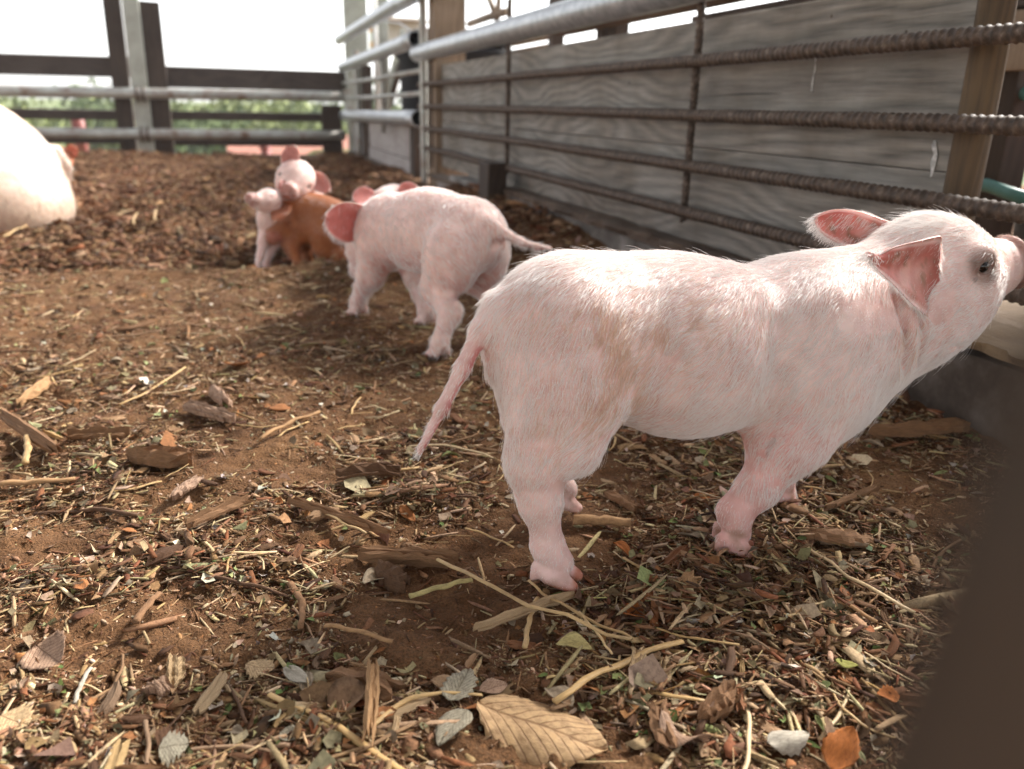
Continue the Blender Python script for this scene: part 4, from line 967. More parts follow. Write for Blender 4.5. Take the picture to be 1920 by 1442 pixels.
def std_col(base, inn, nose, hoof=(.42, .18, .12), zlo=0.0, s=1.0, belly=None):
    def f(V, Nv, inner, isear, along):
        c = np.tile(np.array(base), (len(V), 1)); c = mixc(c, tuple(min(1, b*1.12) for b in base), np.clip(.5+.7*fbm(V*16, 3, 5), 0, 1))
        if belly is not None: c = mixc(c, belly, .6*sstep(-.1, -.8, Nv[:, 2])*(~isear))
        c = mixc(c, inn, inner*isear); c = mixc(c, hoof, sstep(zlo+.011*s, zlo+.005*s, V[:, 2])*(~isear))
        d = np.linalg.norm(V-np.array(nose), axis=1); return mixc(c, (.40, .14, .10), sstep(.026*s, .017*s, d)*.85)
    return f
def simple_coat(o, V, F, Nv, n, L, back, col, rad, skip, seed, lift=.35):
    back = np.array(back, float)
    def cmb(P, Nn):
        d = np.tile(back, (len(P), 1)); d[:, 2] -= .75; d += .25*np.stack([vnoise(P*14, seed+i) for i in range(3)], 1); return d
    def cl(P, r): return np.tile(np.array(col), (len(P), 1))*(.8+.25*r.random((len(P), 1)))
    coat(o, V, F, Nv, n, lambda P: L*np.ones(len(P)), cmb, lift, cl, rad, skip, seed=seed, clump=.4, cell=.006)
WHITE = (.84, .61, .55); HAIRW = (.95, .91, .89)

# second piglet, nosing the ground, seen from behind
GROUND_LIMIT[:] = [-.002]
pel, sho, poll, nose = (.327, 1.235, .171), (.240, 1.405, .156), (.218, 1.50, .125), (.205, 1.575, .060)
S, h, hs, hu, fh, side = posed_pig(pel, sho, poll, nose, [(.262, 1.165, 0), (.375, 1.27, 0), (.182, 1.455, 0), (.285, 1.365, 0)],
    [(.348, 1.185, .196), (.368, 1.182, .182), (.395, 1.188, .168), (.423, 1.195, .159), (.448, 1.20, .155)], .93)
S.ell((.352, 1.178, .165), (.008, .008, .008), .005, sub=True)
S.ell((.295, 1.205, .148), (.040, .040, .050), .02)
P2 = np.array(poll)
ears = [ear_patch((.200, 1.450, .160), (.128, 1.385, .188), (0, 0, 1), (-.2, -1, .05), .035, cup=.35, root_w=.55, th=.0014),
        ear_patch((.225, 1.505, .160), (.272, 1.50, .176), (0, 0, 1), (.2, -1, .3), .026, cup=.4, root_w=.6)]
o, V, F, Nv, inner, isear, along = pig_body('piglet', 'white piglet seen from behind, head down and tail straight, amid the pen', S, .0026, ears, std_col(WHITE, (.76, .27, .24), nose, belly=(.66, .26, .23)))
simple_coat(o, V, F, Nv, 26000, .011, (.35, -.6, -.1), HAIRW, .00026, np.maximum(inner*.97*isear, (V[:, 2] < .012)*1.0), 31)

# third piglet, only poll and ears above the second one's back
pel, sho, poll, nose = (.345, 1.95, .115), (.310, 1.82, .130), (.285, 1.725, .158), (.262, 1.665, .095)
S, h, hs, hu, fh, side = posed_pig(pel, sho, poll, nose, [(.378, 1.93, 0), (.295, 1.95, -.02), (.335, 1.78, 0), (.255, 1.79, 0)], [(.34, 1.985, .13), (.345, 2.01, .10), (.35, 2.02, .085)], .88)
ears = [ear_patch((.257, 1.720, .182), (.212, 1.700, .180), (0, 0, 1), (-.1, -1, .35), .022, cup=.4, root_w=.6), ear_patch((.312, 1.725, .186), (.344, 1.70, .200), (0, 0, 1), (.1, -1, .2), .020, cup=.4, root_w=.6)]
o, V, F, Nv, inner, isear, along = pig_body('piglet', 'white piglet with only pink ears and crown showing over another piglet\'s back', S, .0032, ears, std_col(WHITE, (.74, .29, .26), nose))
simple_coat(o, V, F, Nv, 7000, .010, (.1, .6, .0), HAIRW, .00026, np.maximum(inner*.97*isear, (V[:, 2] < .012)*1.0), 33)

ZB = float(gh(.12, 2.1))
GROUND_LIMIT[:] = [-.05]
# white piglet with chin over the brown one's back, face to the camera
pel, sho, poll, nose = (.165, 2.35, .070), (.145, 2.215, .105), (.132, 2.115, .184), (.108, 2.048, .160)
S, h, hs, hu, fh, side = posed_pig(pel, sho, poll, nose, [(.25, 2.36, ZB), (.17, 2.38, ZB), (.19, 2.20, ZB), (.12, 2.20, ZB)], [(.22, 2.40, .11), (.23, 2.43, .09), (.24, 2.44, .08)], .98, lower=-.45)
ears = [ear_patch((.112, 2.125, .214), (.132, 2.10, .262), (1, 0, 0), (-.1, -1, .1), .022, cup=.45, root_w=.6), ear_patch((.160, 2.12, .192), (.206, 2.085, .158), (0, 0, 1), (.25, -1, 0), .024, cup=.45, root_w=.6)]
e1 = np.array(poll)+h*.042
o, V, F, Nv, inner, isear, along = pig_body('piglet', 'white piglet facing the camera, its tilted head resting over the brown piglet\'s back', S, .003, ears, std_col(WHITE, (.58, .27, .24), nose, zlo=ZB),
    eyes=[(tuple(np.array(poll)+h*.036+hs*.0345+hu*.012), .0040, 0), (tuple(np.array(poll)+h*.036-hs*.0345+hu*.012), .0040, 0)])
simple_coat(o, V, F, Nv, 9000, .008, (0, .7, .2), HAIRW, .00026, np.maximum(inner*.97*isear, (V[:, 2] < ZB+.012)*1.0), 35)

# white piglet in profile, snout raised to the left
pel, sho, poll, nose = (.150, 2.17, .080), (.070, 2.075, .098), (.066, 2.045, .142), (.018, 2.005, .152)
S, h, hs, hu, fh, side = posed_pig(pel, sho, poll, nose, [(.20, 2.18, ZB), (.20, 2.12, ZB), (.045, 2.07, ZB), (.022, 2.005, ZB)], [(.21, 2.23, .09), (.23, 2.25, .07), (.24, 2.26, .06)], .54)
ears = [ear_patch((.088, 2.045, .165), (.104, 2.055, .186), (1, 0, 0), (.2, -1, .1), .013, cup=.4, root_w=.6)]
o, V, F, Nv, inner, isear, along = pig_body('piglet', 'small white piglet in profile with snout lifted to the left, pressed against the brown piglet', S, .0028, ears, std_col(WHITE, (.58, .27, .24), nose, zlo=ZB))
simple_coat(o, V, F, Nv, 8000, .008, (.6, .3, 0), HAIRW, .00026, np.maximum(inner*.97*isear, (V[:, 2] < ZB+.012)*1.0), 37)

# brown piglet, rump to the camera
pel, sho, poll, nose = (.205, 2.040, .086), (.118, 2.110, .090), (.088, 2.085, .100), (.066, 2.045, .052)
S, h, hs, hu, fh, side = posed_pig(pel, sho, poll, nose, [(.214, 1.995, ZB), (.255, 2.045, ZB), (.116, 2.020, ZB), (.145, 2.12, ZB)], [(.262, 2.0, .11), (.270, 1.99, .10), (.275, 1.985, .085)], .86)
ears = [ear_patch((.100, 2.045, .128), (.070, 2.005, .098), (1, 0, 0), (-.5, -1, .2), .021, cup=.3, root_w=.7)]
o, V, F, Nv, inner, isear, along = pig_body('piglet', 'brown piglet with its rump to the camera in the tussle at the pen\'s far side', S, .0028, ears, std_col((.36, .12, .032), (.28, .09, .04), nose, (.30, .10, .05), zlo=ZB))
simple_coat(o, V, F, Nv, 9000, .008, (-.3, -.3, -.1), (.44, .155, .045), .00024, np.maximum(inner*.6*isear, (V[:, 2] < ZB+.01)*1.0), 39)

# brown piglet behind the sow
zb = float(gh(-.62, 3.75))
S, h, hs, hu, fh, side = posed_pig((-.80, 3.85, zb+.12), (-.70, 3.78, zb+.13), (-.655, 3.74, zb+.165), (-.63, 3.66, zb+.12), [(-.80, 3.90, zb), (-.83, 3.82, zb), (-.68, 3.80, zb), (-.72, 3.74, zb)], [(-.86, 3.88, zb+.13), (-.88, 3.89, zb+.11), (-.88, 3.89, zb+.1)], .85)
ears = [ear_patch((-.625, 3.74, zb+.185), (-.59, 3.715, zb+.20), (0, 0, 1), (.1, -1, .1), .026, cup=.3, root_w=.7)]
o, V, F, Nv, inner, isear, along = pig_body('piglet', 'reddish brown piglet mostly hidden behind the sow, only an ear and cheek showing', S, .004, ears, std_col((.40, .13, .05), (.55, .18, .12), (-.62, 3.66, zb+.12), zlo=zb))
simple_coat(o, V, F, Nv, 4000, .008, (-.5, .5, 0), (.42, .17, .07), .0003, inner*.6*isear, 41)

# the sow lying at the left edge
zs_ = float(gh(-.8, 3.0))
S = SDF()
S.ell((-.770, 3.02, .105), (.235, .30, .225), .05, fwd=(1, .1, 0)); S.ell((-.86, 2.95, .09), (.26, .28, .24), .08); S.ell((-.70, 2.98, .03), (.19, .22, .13), .06)
S.cone((-.9, 3.1, .13), (-1.5, 3.5, .12), .25, .22, .1); S.cone((-1.5, 3.5, .12), (-1.75, 3.7, .12), .18, .14, .1); S.ell((-1.85, 3.78, .11), (.16, .12, .12), .06, fwd=(-1, .7, 0))
S.cone((-1.9, 3.82, .10), (-2.08, 3.95, .06), .09, .055, .04); S.ell((-2.09, 3.957, .06), (.02, .05, .045), .01, fwd=(-1, .7, 0))
S.cone((-.80, 2.85, .02), (-.92, 2.70, -.02), .10, .06, .06); S.cone((-.92, 2.70, -.02), (-1.12, 2.66, -.03), .055, .035, .03)
S.cone((-1.45, 3.3, .0), (-1.50, 3.12, -.02), .09, .05, .05); S.cone((-1.50, 3.12, -.02), (-1.66, 3.10, -.03), .045, .03, .03)
S.cone((-.555, 3.10, .20), (-.53, 3.12, .14), .016, .012, .02); S.cone((-.53, 3.12, .14), (-.54, 3.12, .07), .012, .007, .01)
ears = [ear_patch((-1.83, 3.68, .18), (-1.78, 3.55, .13), (1, 0, 0), (-.3, -1, .3), .07, cup=.3, th=.004), ear_patch((-1.75, 3.85, .2), (-1.66, 3.95, .17), (1, 0, 0), (.3, 1, .3), .07, cup=.3, th=.004)]
def sow_col(V, Nv, inner, isear, along):
    c = np.tile(np.array([.76, .64, .55]), (len(V), 1)); d = fbm(V*7, 4, 9)
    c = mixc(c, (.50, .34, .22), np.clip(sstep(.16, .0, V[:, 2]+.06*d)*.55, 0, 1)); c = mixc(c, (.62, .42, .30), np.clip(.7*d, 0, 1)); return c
o, V, F, Nv, inner, isear, along = pig_body('sow', 'big pale sow lying down at the left edge of the picture', S, .009, ears, sow_col, cat='pig')
GROUND_LIMIT[:] = []
def sow_h(P, r):
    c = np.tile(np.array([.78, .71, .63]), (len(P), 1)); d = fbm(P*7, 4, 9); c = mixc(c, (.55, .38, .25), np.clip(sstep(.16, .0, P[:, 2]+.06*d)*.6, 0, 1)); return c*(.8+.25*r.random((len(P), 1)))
coat(o, V, F, Nv, 14000, lambda P: .022*np.ones(len(P)), lambda P, n: np.tile([.5, -.2, -.7], (len(P), 1)), .25, sow_h, .00045, None, seed=43, clump=.3, cell=.02)

# ================================================================== LITTER
def pal(cols, r, n, j=.18):
    c = np.array(cols)[r.integers(0, len(cols), n)]; return c*(1+j*r.normal(size=(n, 1)))*(1+.06*r.normal(size=(n, 3)))
def hit(x, y): return gh(x, y)
BARE = [(G(230, 1170), .10, .05), (G(330, 1350), .10, .05), (G(720, 790), .16, .10), (G(1200, 945), .05, .05), (G(1380, 1225), .07, .04), (G(150, 1010), .09, .035), (G(920, 1140), .05, .03), (G(640, 1010), .07, .03), (G(1450, 1225), .05, .03), (G(260, 780), .15, .06), (G(430, 1190), .08, .05)]
def density(x, y):
    d = .42+1.0*fbm(np.stack([x, y], -1)*6.5, 3, 60)
    for (c, a, b) in BARE:
        u = (x-c[0])/a; v = (y-c[1])/b; d = d*(1-.85*np.exp(-(u*u+v*v)))
    for (px, py, a, b, k) in ((660, 950, .14, .035, .8), (1600, 1000, .16, .25, .8), (240, 860, .10, .05, .3), (700, 1330, .09, .04, .6), (1600, 1250, .12, .10, .7), (1150, 720, .2, .12, .5), (120, 1090, .09, .025, .5)):
        c = G(px, py); d = d+k*np.exp(-((x-c[0])/a)**2-((y-c[1])/b)**2)
    d = d+.5*sstep(1.9, 2.3, y)+.5*sstep(.5, .75, x)
    return np.maximum(np.clip(d, .04, 1.3), .62*sstep(.75, 1.2, y))
def scatter(n, r0, r1, r, power=1.0, az=(-19, 56)):
    X = []; 
    while sum(len(q) for q in X) < n:
        k = n*3; t = r.random(k); rad = np.exp(math.log(r0)+(math.log(r1)-math.log(r0))*t**power); a = R(az[0])+(R(az[1])-R(az[0]))*r.random(k)
        x, y = rad*np.sin(a), rad*np.cos(a); ok = (x < .775) & (y < 6.6) & (r.random(k)*1.3 < density(x, y)); X.append(np.stack([x, y], 1)[ok])
    return np.concatenate(X)[:n]
def rotset(r, n, tilt):
    yaw = r.random(n)*2*pi; t1 = tilt*r.normal(size=n); t2 = tilt*1.5*r.normal(size=n)
    cz, sz = np.cos(yaw), np.sin(yaw); cx, sx = np.cos(t2), np.sin(t2); cy, sy = np.cos(t1), np.sin(t1)
    Rz = np.zeros((n, 3, 3)); Rz[:, 0, 0] = cz; Rz[:, 0, 1] = -sz; Rz[:, 1, 0] = sz; Rz[:, 1, 1] = cz; Rz[:, 2, 2] = 1
    Ry = np.zeros((n, 3, 3)); Ry[:, 0, 0] = cy; Ry[:, 0, 2] = sy; Ry[:, 2, 0] = -sy; Ry[:, 2, 2] = cy; Ry[:, 1, 1] = 1
    Rx = np.zeros((n, 3, 3)); Rx[:, 1, 1] = cx; Rx[:, 1, 2] = -sx; Rx[:, 2, 1] = sx; Rx[:, 2, 2] = cx; Rx[:, 0, 0] = 1
    return Rz@Ry@Rx
def stuff(name, label, n, r0, r1, base, size, cols, seed, power=1.0, tilt=.15, pile=.004, warp=.25, j=.2):
    """many small pieces as one mesh; base(k variants) -> unit shapes (V,F quads)"""
    r = np.random.default_rng(seed); XY = scatter(n, r0, r1, r, power); Vs = []; Fs = []; Cs = []; off = 0
    vi = r.integers(0, len(base), n)
    for b, (bv, bf) in enumerate(base):
        q = np.where(vi == b)[0]; k = len(q)
        if not k: continue
        L = size[0]*np.exp(size[1]*r.normal(size=k)); L = L*(1+.35*sstep(1.2, 3.5, XY[q, 1]))
        dims = np.stack([L, L*size[2]*np.exp(.3*r.normal(size=k)), L*size[3]*np.exp(.3*r.normal(size=k))], 1)
        P = bv[None]*(1+warp*.3*r.normal(size=(k, len(bv), 3)))*dims[:, None]
        P = np.einsum('kij,kvj->kvi', rotset(r, k, tilt), P)
        dn = density(XY[q, 0], XY[q, 1])
        z = hit(XY[q, 0], XY[q, 1])+dims[:, 2]*.3+pile*dn*dn*r.random(k)**1.5
        P = P+np.stack([XY[q, 0], XY[q, 1], z], 1)[:, None]
        c = pal(cols, r, k, j)
        Vs.append(P.reshape(-1, 3)); Fs.append((bf[None]+(off+np.arange(k)*len(bv))[:, None, None]).reshape(-1, bf.shape[1])); Cs.append(np.repeat(c, len(bv), 0)); off += k*len(bv)
    V = np.concatenate(Vs); F = np.concatenate(Fs); C_ = np.clip(np.concatenate(Cs), .005, 1)
    me = mesh(name, V, F, M['litter'], False); ca = me.color_attributes.new('Col', 'FLOAT_COLOR', 'POINT')
    ca.data.foreach_set('color', np.concatenate([C_, np.ones((len(C_), 1))], 1).astype(np.float32).ravel())
    return tag(link(name, me), label, kind='stuff')
def quadify(F): return np.array([f if len(f) == 4 else (f[0], f[1], f[2], f[2]) for f in F])
rB = np.random.default_rng(99)
def octa():
    V = np.array([(1, 0, 0), (0, 1, 0), (-1, 0, 0), (0, -1, 0), (0, 0, 1), (0, 0, -1)])*.5; V = V*(1+.25*rB.normal(size=V.shape))
    F = [(0, 1, 4), (1, 2, 4), (2, 3, 4), (3, 0, 4), (1, 0, 5), (2, 1, 5), (3, 2, 5), (0, 3, 5)]; return V, np.array(F)
def sliver():
    """splintered flat piece: 4 cross sections of 4 corners"""
    V = []; xs = (-.5, -.18, .2, .5); wd = (.25+.6*rB.random(), 1, .9, .15+.7*rB.random()); cv = .6*rB.normal(); bz = rB.normal()*1.2
    for x, w_ in zip(xs, wd):
        oy = cv*(x*x-.1)*.8+.08*rB.normal(); oz = bz*(.25-x*x)*.9
        jj = .18*rB.normal(size=4)
        V += [(x+.06*jj[0], oy-.5*w_, oz-.5), (x+.06*jj[1], oy+.5*w_, oz-.5+.3*jj[1]), (x+.06*jj[2], oy+.5*w_+.1*jj[2], oz+.5), (x+.06*jj[3], oy-.5*w_, oz+.5+.3*jj[3])]
    F = [(i*4+k, i*4+(k+1) % 4, (i+1)*4+(k+1) % 4, (i+1)*4+k) for i in range(3) for k in range(4)]+[(3, 2, 1, 0), (12, 13, 14, 15)]
    return np.array(V), np.array(F)[:, ::-1]
def flake():
    n = 5; V = [(0, 0, .3*rB.normal())]
    m_ = 6
    for k in range(m_):
        a = 2*pi*k/m_+.35*rB.normal(); q = .5*(.65+.5*rB.random()); V.append((q*cos(a), q*sin(a), .9*rB.normal()))
    F = [(0, 1+k, 1+(k+1) % m_) for k in range(m_)]; return np.array(V), np.array(F)
octs = [octa() for _ in range(5)]; slv = [sliver() for _ in range(10)]; flk = [flake() for _ in range(7)]
BR = [(.13, .064, .034), (.18, .095, .050), (.085, .042, .023), (.24, .14, .078), (.15, .07, .035), (.29, .18, .105), (.21, .088, .04)]
TAN = [(.42, .31, .19), (.50, .38, .24), (.35, .24, .14), (.58, .47, .33), (.30, .19, .10)]
LF = [(.30, .20, .12), (.22, .15, .10), (.38, .30, .22), (.34, .16, .07), (.26, .24, .15), (.45, .38, .30)]
stuff('soil_crumbs', 'fine sandy crumbs on the pen floor', 70000, .22, 2.3, octs, (.0018, .40, .85, .6), [(.17, .10, .055), (.24, .15, .085), (.32, .22, .13), (.12, .065, .035), (.42, .32, .21), (.20, .11, .06)], 1, 1.1, .5, .0008)
stuff('wood_shreds', 'fine brown wood shreds and fibres on the pen floor', 95000, .22, 3.6, slv, (.0060, .50, .11, .035), BR+TAN[:3], 2, 1.0, .22, .006)
stuff('bark_mulch', 'brown bark and wood mulch covering the pen floor', 14000, .25, 3.0, slv, (.0100, .42, .26, .035), BR+BR+TAN, 3, 1.0, .16, .010)
stuff('bark_mulch', 'coarser brown mulch heaped over the far half of the pen', 52000, 2.0, 6.7, slv, (.0125, .45, .30, .10), BR+BR+[(.10, .055, .03), (.08, .045, .028), (.36, .26, .17)], 4, .8, .30, .014)
stuff('straw_bits', 'short broken bits of straw on the pen floor', 9500, .22, 3.0, slv, (.0155, .5, .055, .04), TAN+[(.55, .48, .30), (.60, .50, .33)], 5, 1.0, .12, .008)
stuff('leaf_crumbs', 'broken bits of dry leaf on the pen floor', 8000, .22, 3.0, flk, (.0075, .45, .75, .16), LF, 6, 1.0, .25, .008)
stuff('green_crumbs', 'small bits of green leaf and hay on the pen floor', 1500, .22, 2.5, flk, (.007, .45, .6, .16), [(.20, .25, .10), (.30, .33, .18), (.14, .20, .07)], 7, 1.0, .2, .008)
stuff('fine_chaff', 'fine pale chaff and dust-sized chips trodden into the soil', 45000, .25, 3.2, slv, (.0032, .40, .40, .12), [(.40, .29, .18), (.50, .40, .28), (.30, .19, .11), (.22, .13, .08), (.58, .50, .40)], 18, 1.0, .2, .001)
stuff('pale_flakes', 'tiny whitish flakes on the pen floor', 600, .25, 4.0, flk, (.0065, .40, .7, .2), [(.62, .60, .57), (.72, .70, .66), (.50, .50, .52)], 8, .9, .2, .008)

# single pieces -----------------------------------------------------
def piece_mat(n, stops, **k): M[n] = litter_mat(n, False, stops, **k); return M[n]
piece_mat('bark_piece', [(0, (.10, .055, .032)), (.3, (.17, .095, .055)), (.55, (.23, .13, .075)), (.8, (.30, .19, .12)), (1, (.38, .27, .18))])
piece_mat('wood_piece', [(0, (.34, .22, .12)), (.5, (.46, .33, .20)), (1, (.56, .44, .30))])
piece_mat('straw_piece', [(0, (.50, .35, .17)), (.5, (.66, .50, .28)), (1, (.78, .64, .42))], rough=.55, spec=.4)
piece_mat('twig_piece', [(0, (.14, .085, .055)), (.6, (.26, .17, .11)), (1, (.38, .28, .20))])
piece_mat('leaf_piece', [(0, (.20, .12, .075)), (.25, (.32, .21, .13)), (.5, (.26, .20, .15)), (.75, (.40, .31, .22)), (.9, (.40, .17, .06)), (1, (.46, .41, .34))], vs=(8, 8, 8))
piece_mat('green_piece', [(0, (.18, .24, .09)), (1, (.34, .36, .18))], vs=(8, 8, 8))
def chip_mesh(r, name, m, nx=6):
    """split piece of bark: ragged ends, ridged top, hollow underside"""
    nc = 6; c1 = r.normal()*.5; bz = abs(r.normal())*.45; tw = r.normal()*.15; ph = r.random(12)*6
    ends = np.stack([-.5+.22*r.random(nc+1)**1.5, .5-.22*r.random(nc+1)**1.5]); rid = .28*r.normal(size=nc+1)
    top = []; bot = []
    for i in range(nx):
        u = i/(nx-1); w_ = (1-.55*(abs(u-.5)*2)**2.5*r.random())*(1+.10*sin(i*2.1+ph[0]))
        for j in range(nc+1):
            t = j/nc*2-1; x = ends[0, j]*(1-u)+ends[1, j]*u
            y = .5*t*w_+c1*(.25-x*x)+.03*sin(i*3+j+ph[1]); dome = .5*(1-t*t)
            z = dome+rid[j]*(1+.4*sin(i*1.7+ph[2]))+bz*(.25-x*x)*2+tw*x*t+.06*r.normal()
            top.append((x, y, z)); bot.append((x, y, z-.35-.45*(1-t*t)))
    k = nc+1; V = top+bot; o_ = len(top)
    F = [(i*k+j, (i+1)*k+j, (i+1)*k+j+1, i*k+j+1) for i in range(nx-1) for j in range(nc)]
    F += [tuple(q+o_ for q in f[::-1]) for f in list(F)]
    rim = [i*k for i in range(nx)]+[(nx-1)*k+j for j in range(1, k)]+[i*k+nc for i in range(nx-2, -1, -1)]+[j for j in range(nc-1, 0, -1)]
    F += [(b, a, a+o_, b+o_) for a, b in zip(rim, rim[1:]+rim[:1])]
    return mesh(name, V, F, m)
def leaf_mesh(r, name, m, nx=11, ny=4, lobes=0.0, point=1.0, curl=.2, veins=False, hole=False, sharp=True):
    V = []; cu = r.normal(size=4)*curl; ph = r.random(4)*6
    Ys = np.linspace(-1, 1, 2*ny+1)
    for i in range(nx):
        u = i/(nx-1); w_ = (max(0, math.sin(pi*min(1, max(0, u))**.85))**.75)*(1+lobes*((i % 2)*2-1)*(.2+.7*r.random())*(.4+.6*sin(pi*u))+(.10*sin(5*u+ph[2]) if veins else 0))*.5+.004
        for t in Ys:
            y = w_*t; x = u-.5+(.05*abs(t)*lobes*2); z = .30*curl*abs(t)*w_*2+cu[0]*(x*x)*1.2+cu[1]*y*y*1.5+cu[2]*x*y*1.5+.02*sin(7*u+ph[0]+2*t)+.03*curl*sin(13*u+ph[1])*abs(t)
            z += (.012*abs(((u*7+abs(t)*1.2) % 1)-.5)*(1-abs(t)*.3) if veins else 0)-(.018 if abs(t) < .05 else 0)
            V.append((x, y, z))
    k = 2*ny+1; F = [(i*k+j, (i+1)*k+j, (i+1)*k+j+1, i*k+j+1) for i in range(nx-1) for j in range(k-1)]
    if not veins: F = [f for f in F if r.random() > .03]
    V = np.array(V); n0 = len(V); V2 = V.copy(); V2[:, 2] -= .012; V = np.concatenate([V, V2])
    from collections import Counter
    ec = Counter(); 
    for f in F:
        for a, b in zip(f, f[1:]+f[:1]): ec[(a, b)] += 1
    G_ = list(F)+[tuple(q+n0 for q in f[::-1]) for f in F]
    for (a, b) in list(ec):
        if (b, a) not in ec: G_.append((b, a, a+n0, b+n0))
    return mesh(name, V, G_, m, True)
def straw_mesh(r, name, m, n=9, bend=.05, kink=0, flat=.6, splay=False):
    P = []; ph = r.random(3)*6
    for i in range(n):
        x = i/(n-1)-.5; P.append((x, bend*(.25-x*x)*4+kink*max(0, x)*.5+.004*sin(i*2+ph[0]), .02*bend*sin(i+ph[1])+.01*sin(i*1.7+ph[2])))
    V = []; F = []
    for i, p in enumerate(P):
        node = 1.22 if i == n//2 else 1.0
        for k in range(6):
            a = 2*pi*k/6; V.append((p[0], p[1]+.5*node*cos(a)*(1 if True else 1), p[2]*1+.5*flat*node*sin(a)))
    F = [(i*6+k, i*6+(k+1) % 6, (i+1)*6+(k+1) % 6, (i+1)*6+k) for i in range(n-1) for k in range(6)]+[tuple(range(6))[::-1], tuple((n-1)*6+k for k in range(6))]
    V = np.array(V); ys = np.array([p[1] for p in P]); return V, F, ys
def strand(name, m, L, wd, r, bend=.05, kink=0, flat=.6, n=9):
    """stalk or twig of length L and width wd (metres), own mesh"""
    V = []; ph = r.random(3)*6; tp = .75+.25*r.random()
    for i in range(n):
        x = i/(n-1)-.5; y0 = L*(bend*(.25-x*x)*4+kink*max(0, x)+.008*sin(i*1.9+ph[0])); z0 = L*(.012*sin(i*1.3+ph[1])+.006)
        q = wd*.5*(1+(tp-1)*(x+.5))*(1.18 if i in (n//2,) else 1+.08*sin(i*2.7+ph[2]))
        for k in range(6): a = 2*pi*k/6; V.append((x*L, y0+q*cos(a), z0+q*flat*sin(a)))
    F = [(i*6+k, i*6+(k+1) % 6, (i+1)*6+(k+1) % 6, (i+1)*6+k) for i in range(n-1) for k in range(6)]+[tuple(range(6))[::-1], tuple((n-1)*6+k for k in range(6))]
    return mesh(name, V, [f[::-1] for f in F], m, True)
rL = np.random.default_rng(2024)
def pix(x, y, z=0):
    P = np.array([x, y, z])-CAM; d = P@_f; return CX+FPX*(P@_r)/d, CY-FPX*(P@_u)/d
PLACES = [((260, 440), 'in the far mulch between the sow and the playing piglets'), ((100, 600), 'on the open floor below the sow'), ((420, 580), 'on the open floor below the playing piglets'),
    ((700, 640), 'by the second piglet\'s feet'), ((930, 620), 'between the second piglet and the large piglet\'s rump'), ((120, 740), 'at the far left, level with the large piglet\'s tail'), ((420, 740), 'left of the large piglet\'s tail'),
    ((720, 760), 'just under the tip of the large piglet\'s tail'), ((130, 880), 'near the forked root at the left edge'), ((330, 850), 'near the weathered bark chunk'), ((560, 880), 'just behind the central heap of litter'), ((820, 880), 'left of the large piglet\'s hock'),
    ((1180, 870), 'under the large piglet\'s belly'), ((1230, 1010), 'between the large piglet\'s hind and front feet'), ((1560, 900), 'right of the large piglet\'s front feet'), ((1620, 800), 'under the large piglet\'s chest'), ((1600, 1060), 'by the kinked straw at the right'),
    ((80, 1060), 'low at the left edge below the frayed fibres'), ((330, 1020), 'left of the central heap of litter'), ((620, 970), 'in the central heap of litter'), ((900, 1010), 'behind the longest straw'), ((780, 1130), 'beside the thick yellowish stem'),
    ((480, 1120), 'below the central heap of litter'), ((200, 1180), 'on the bare soil at the lower left'), ((420, 1300), 'near the triangular tan chip'), ((640, 1220), 'above the reddish bark slab'), ((1060, 1180), 'beside the longest straw'), ((1300, 1180), 'below the large piglet\'s belly on the near soil'),
    ((1480, 1200), 'between the tan flat straw and the whitish leaf'), ((1640, 1220), 'beside the blurred near post'), ((80, 1380), 'in the bottom left corner'), ((380, 1410), 'at the bottom edge below the triangular chip'), ((640, 1370), 'around the upright split stick'), ((800, 1370), 'by the speckled leaf'),
    ((1000, 1290), 'just above the largest ochre leaf'), ((1180, 1410), 'right of the largest ochre leaf'), ((1400, 1330), 'above the whitish curled leaf'), ((1560, 1390), 'at the bottom edge near the blurred post')]
def place_of(x, y):
    px, py = pix(x, y); return min(PLACES, key=lambda q: (q[0][0]-px)**2+((q[0][1]-py)*1.5)**2)[1]
def settle(x, y, lift): return (float(x), float(y), float(gh(x, y))+lift)
USED = set()
def many(name, kinds, n, r0, r1, size, noun, cat, grp, tilt=.12, lift=.004, seed=0, power=1.0):
    """kinds: list of (colour word, meshes). Every piece gets a label from its colour, size and the place it lies at"""
    r = np.random.default_rng(seed); XY = scatter(n*2, r0, r1, r, power, az=(-15, 52)); made = 0
    for k, (x, y) in enumerate(XY):
        px, py = pix(x, y)
        if not (-30 < px < 1800 and py < 1470) or made >= n: continue
        if any((x-q[0])**2+(y-q[1])**2 < .02**2 for q in FEET): continue
        word, metas = kinds[int(r.integers(len(kinds)))]; me = metas[int(r.integers(len(metas)))]
        o = link(name, me, None, settle(x, y, lift*(.5+r.random())), (tilt*r.normal(), tilt*r.normal(), r.random()*6.28))
        e = r.normal(); s = size[0]*math.exp(size[1]*e)*(1+.25*min(1, max(0, y-1))); w2 = math.exp(.25*r.normal())
        o.scale = (s, s*size[2]*w2, s*size[3]*w2); made += 1
        sw = 'small ' if e < -.6 else ('long ' if e > .9 else '')
        lb_ = sw+word+' '+noun+' '+place_of(x, y)
        if len(lb_.split()) > 15: lb_ = word+' '+noun+' '+place_of(x, y)
        if lb_ in USED:                                  # tell it from its neighbour by how it lies
            a_ = abs(((o.rotation_euler.z+YAW+pi/2) % pi)-pi/2)
            extra = ('lying crosswise' if a_ < .5 else ('pointing at the camera' if a_ > 1.1 else 'lying aslant')) if cat != 'leaf' else ('broad' if w2 > 1 else 'narrow')
            l2 = lb_.replace(noun, noun+' '+extra) if cat != 'leaf' else extra+' '+lb_
            if l2 not in USED and len(l2.split()) <= 16: lb_ = l2
        USED.add(lb_); tag(o, lb_, cat, grp)
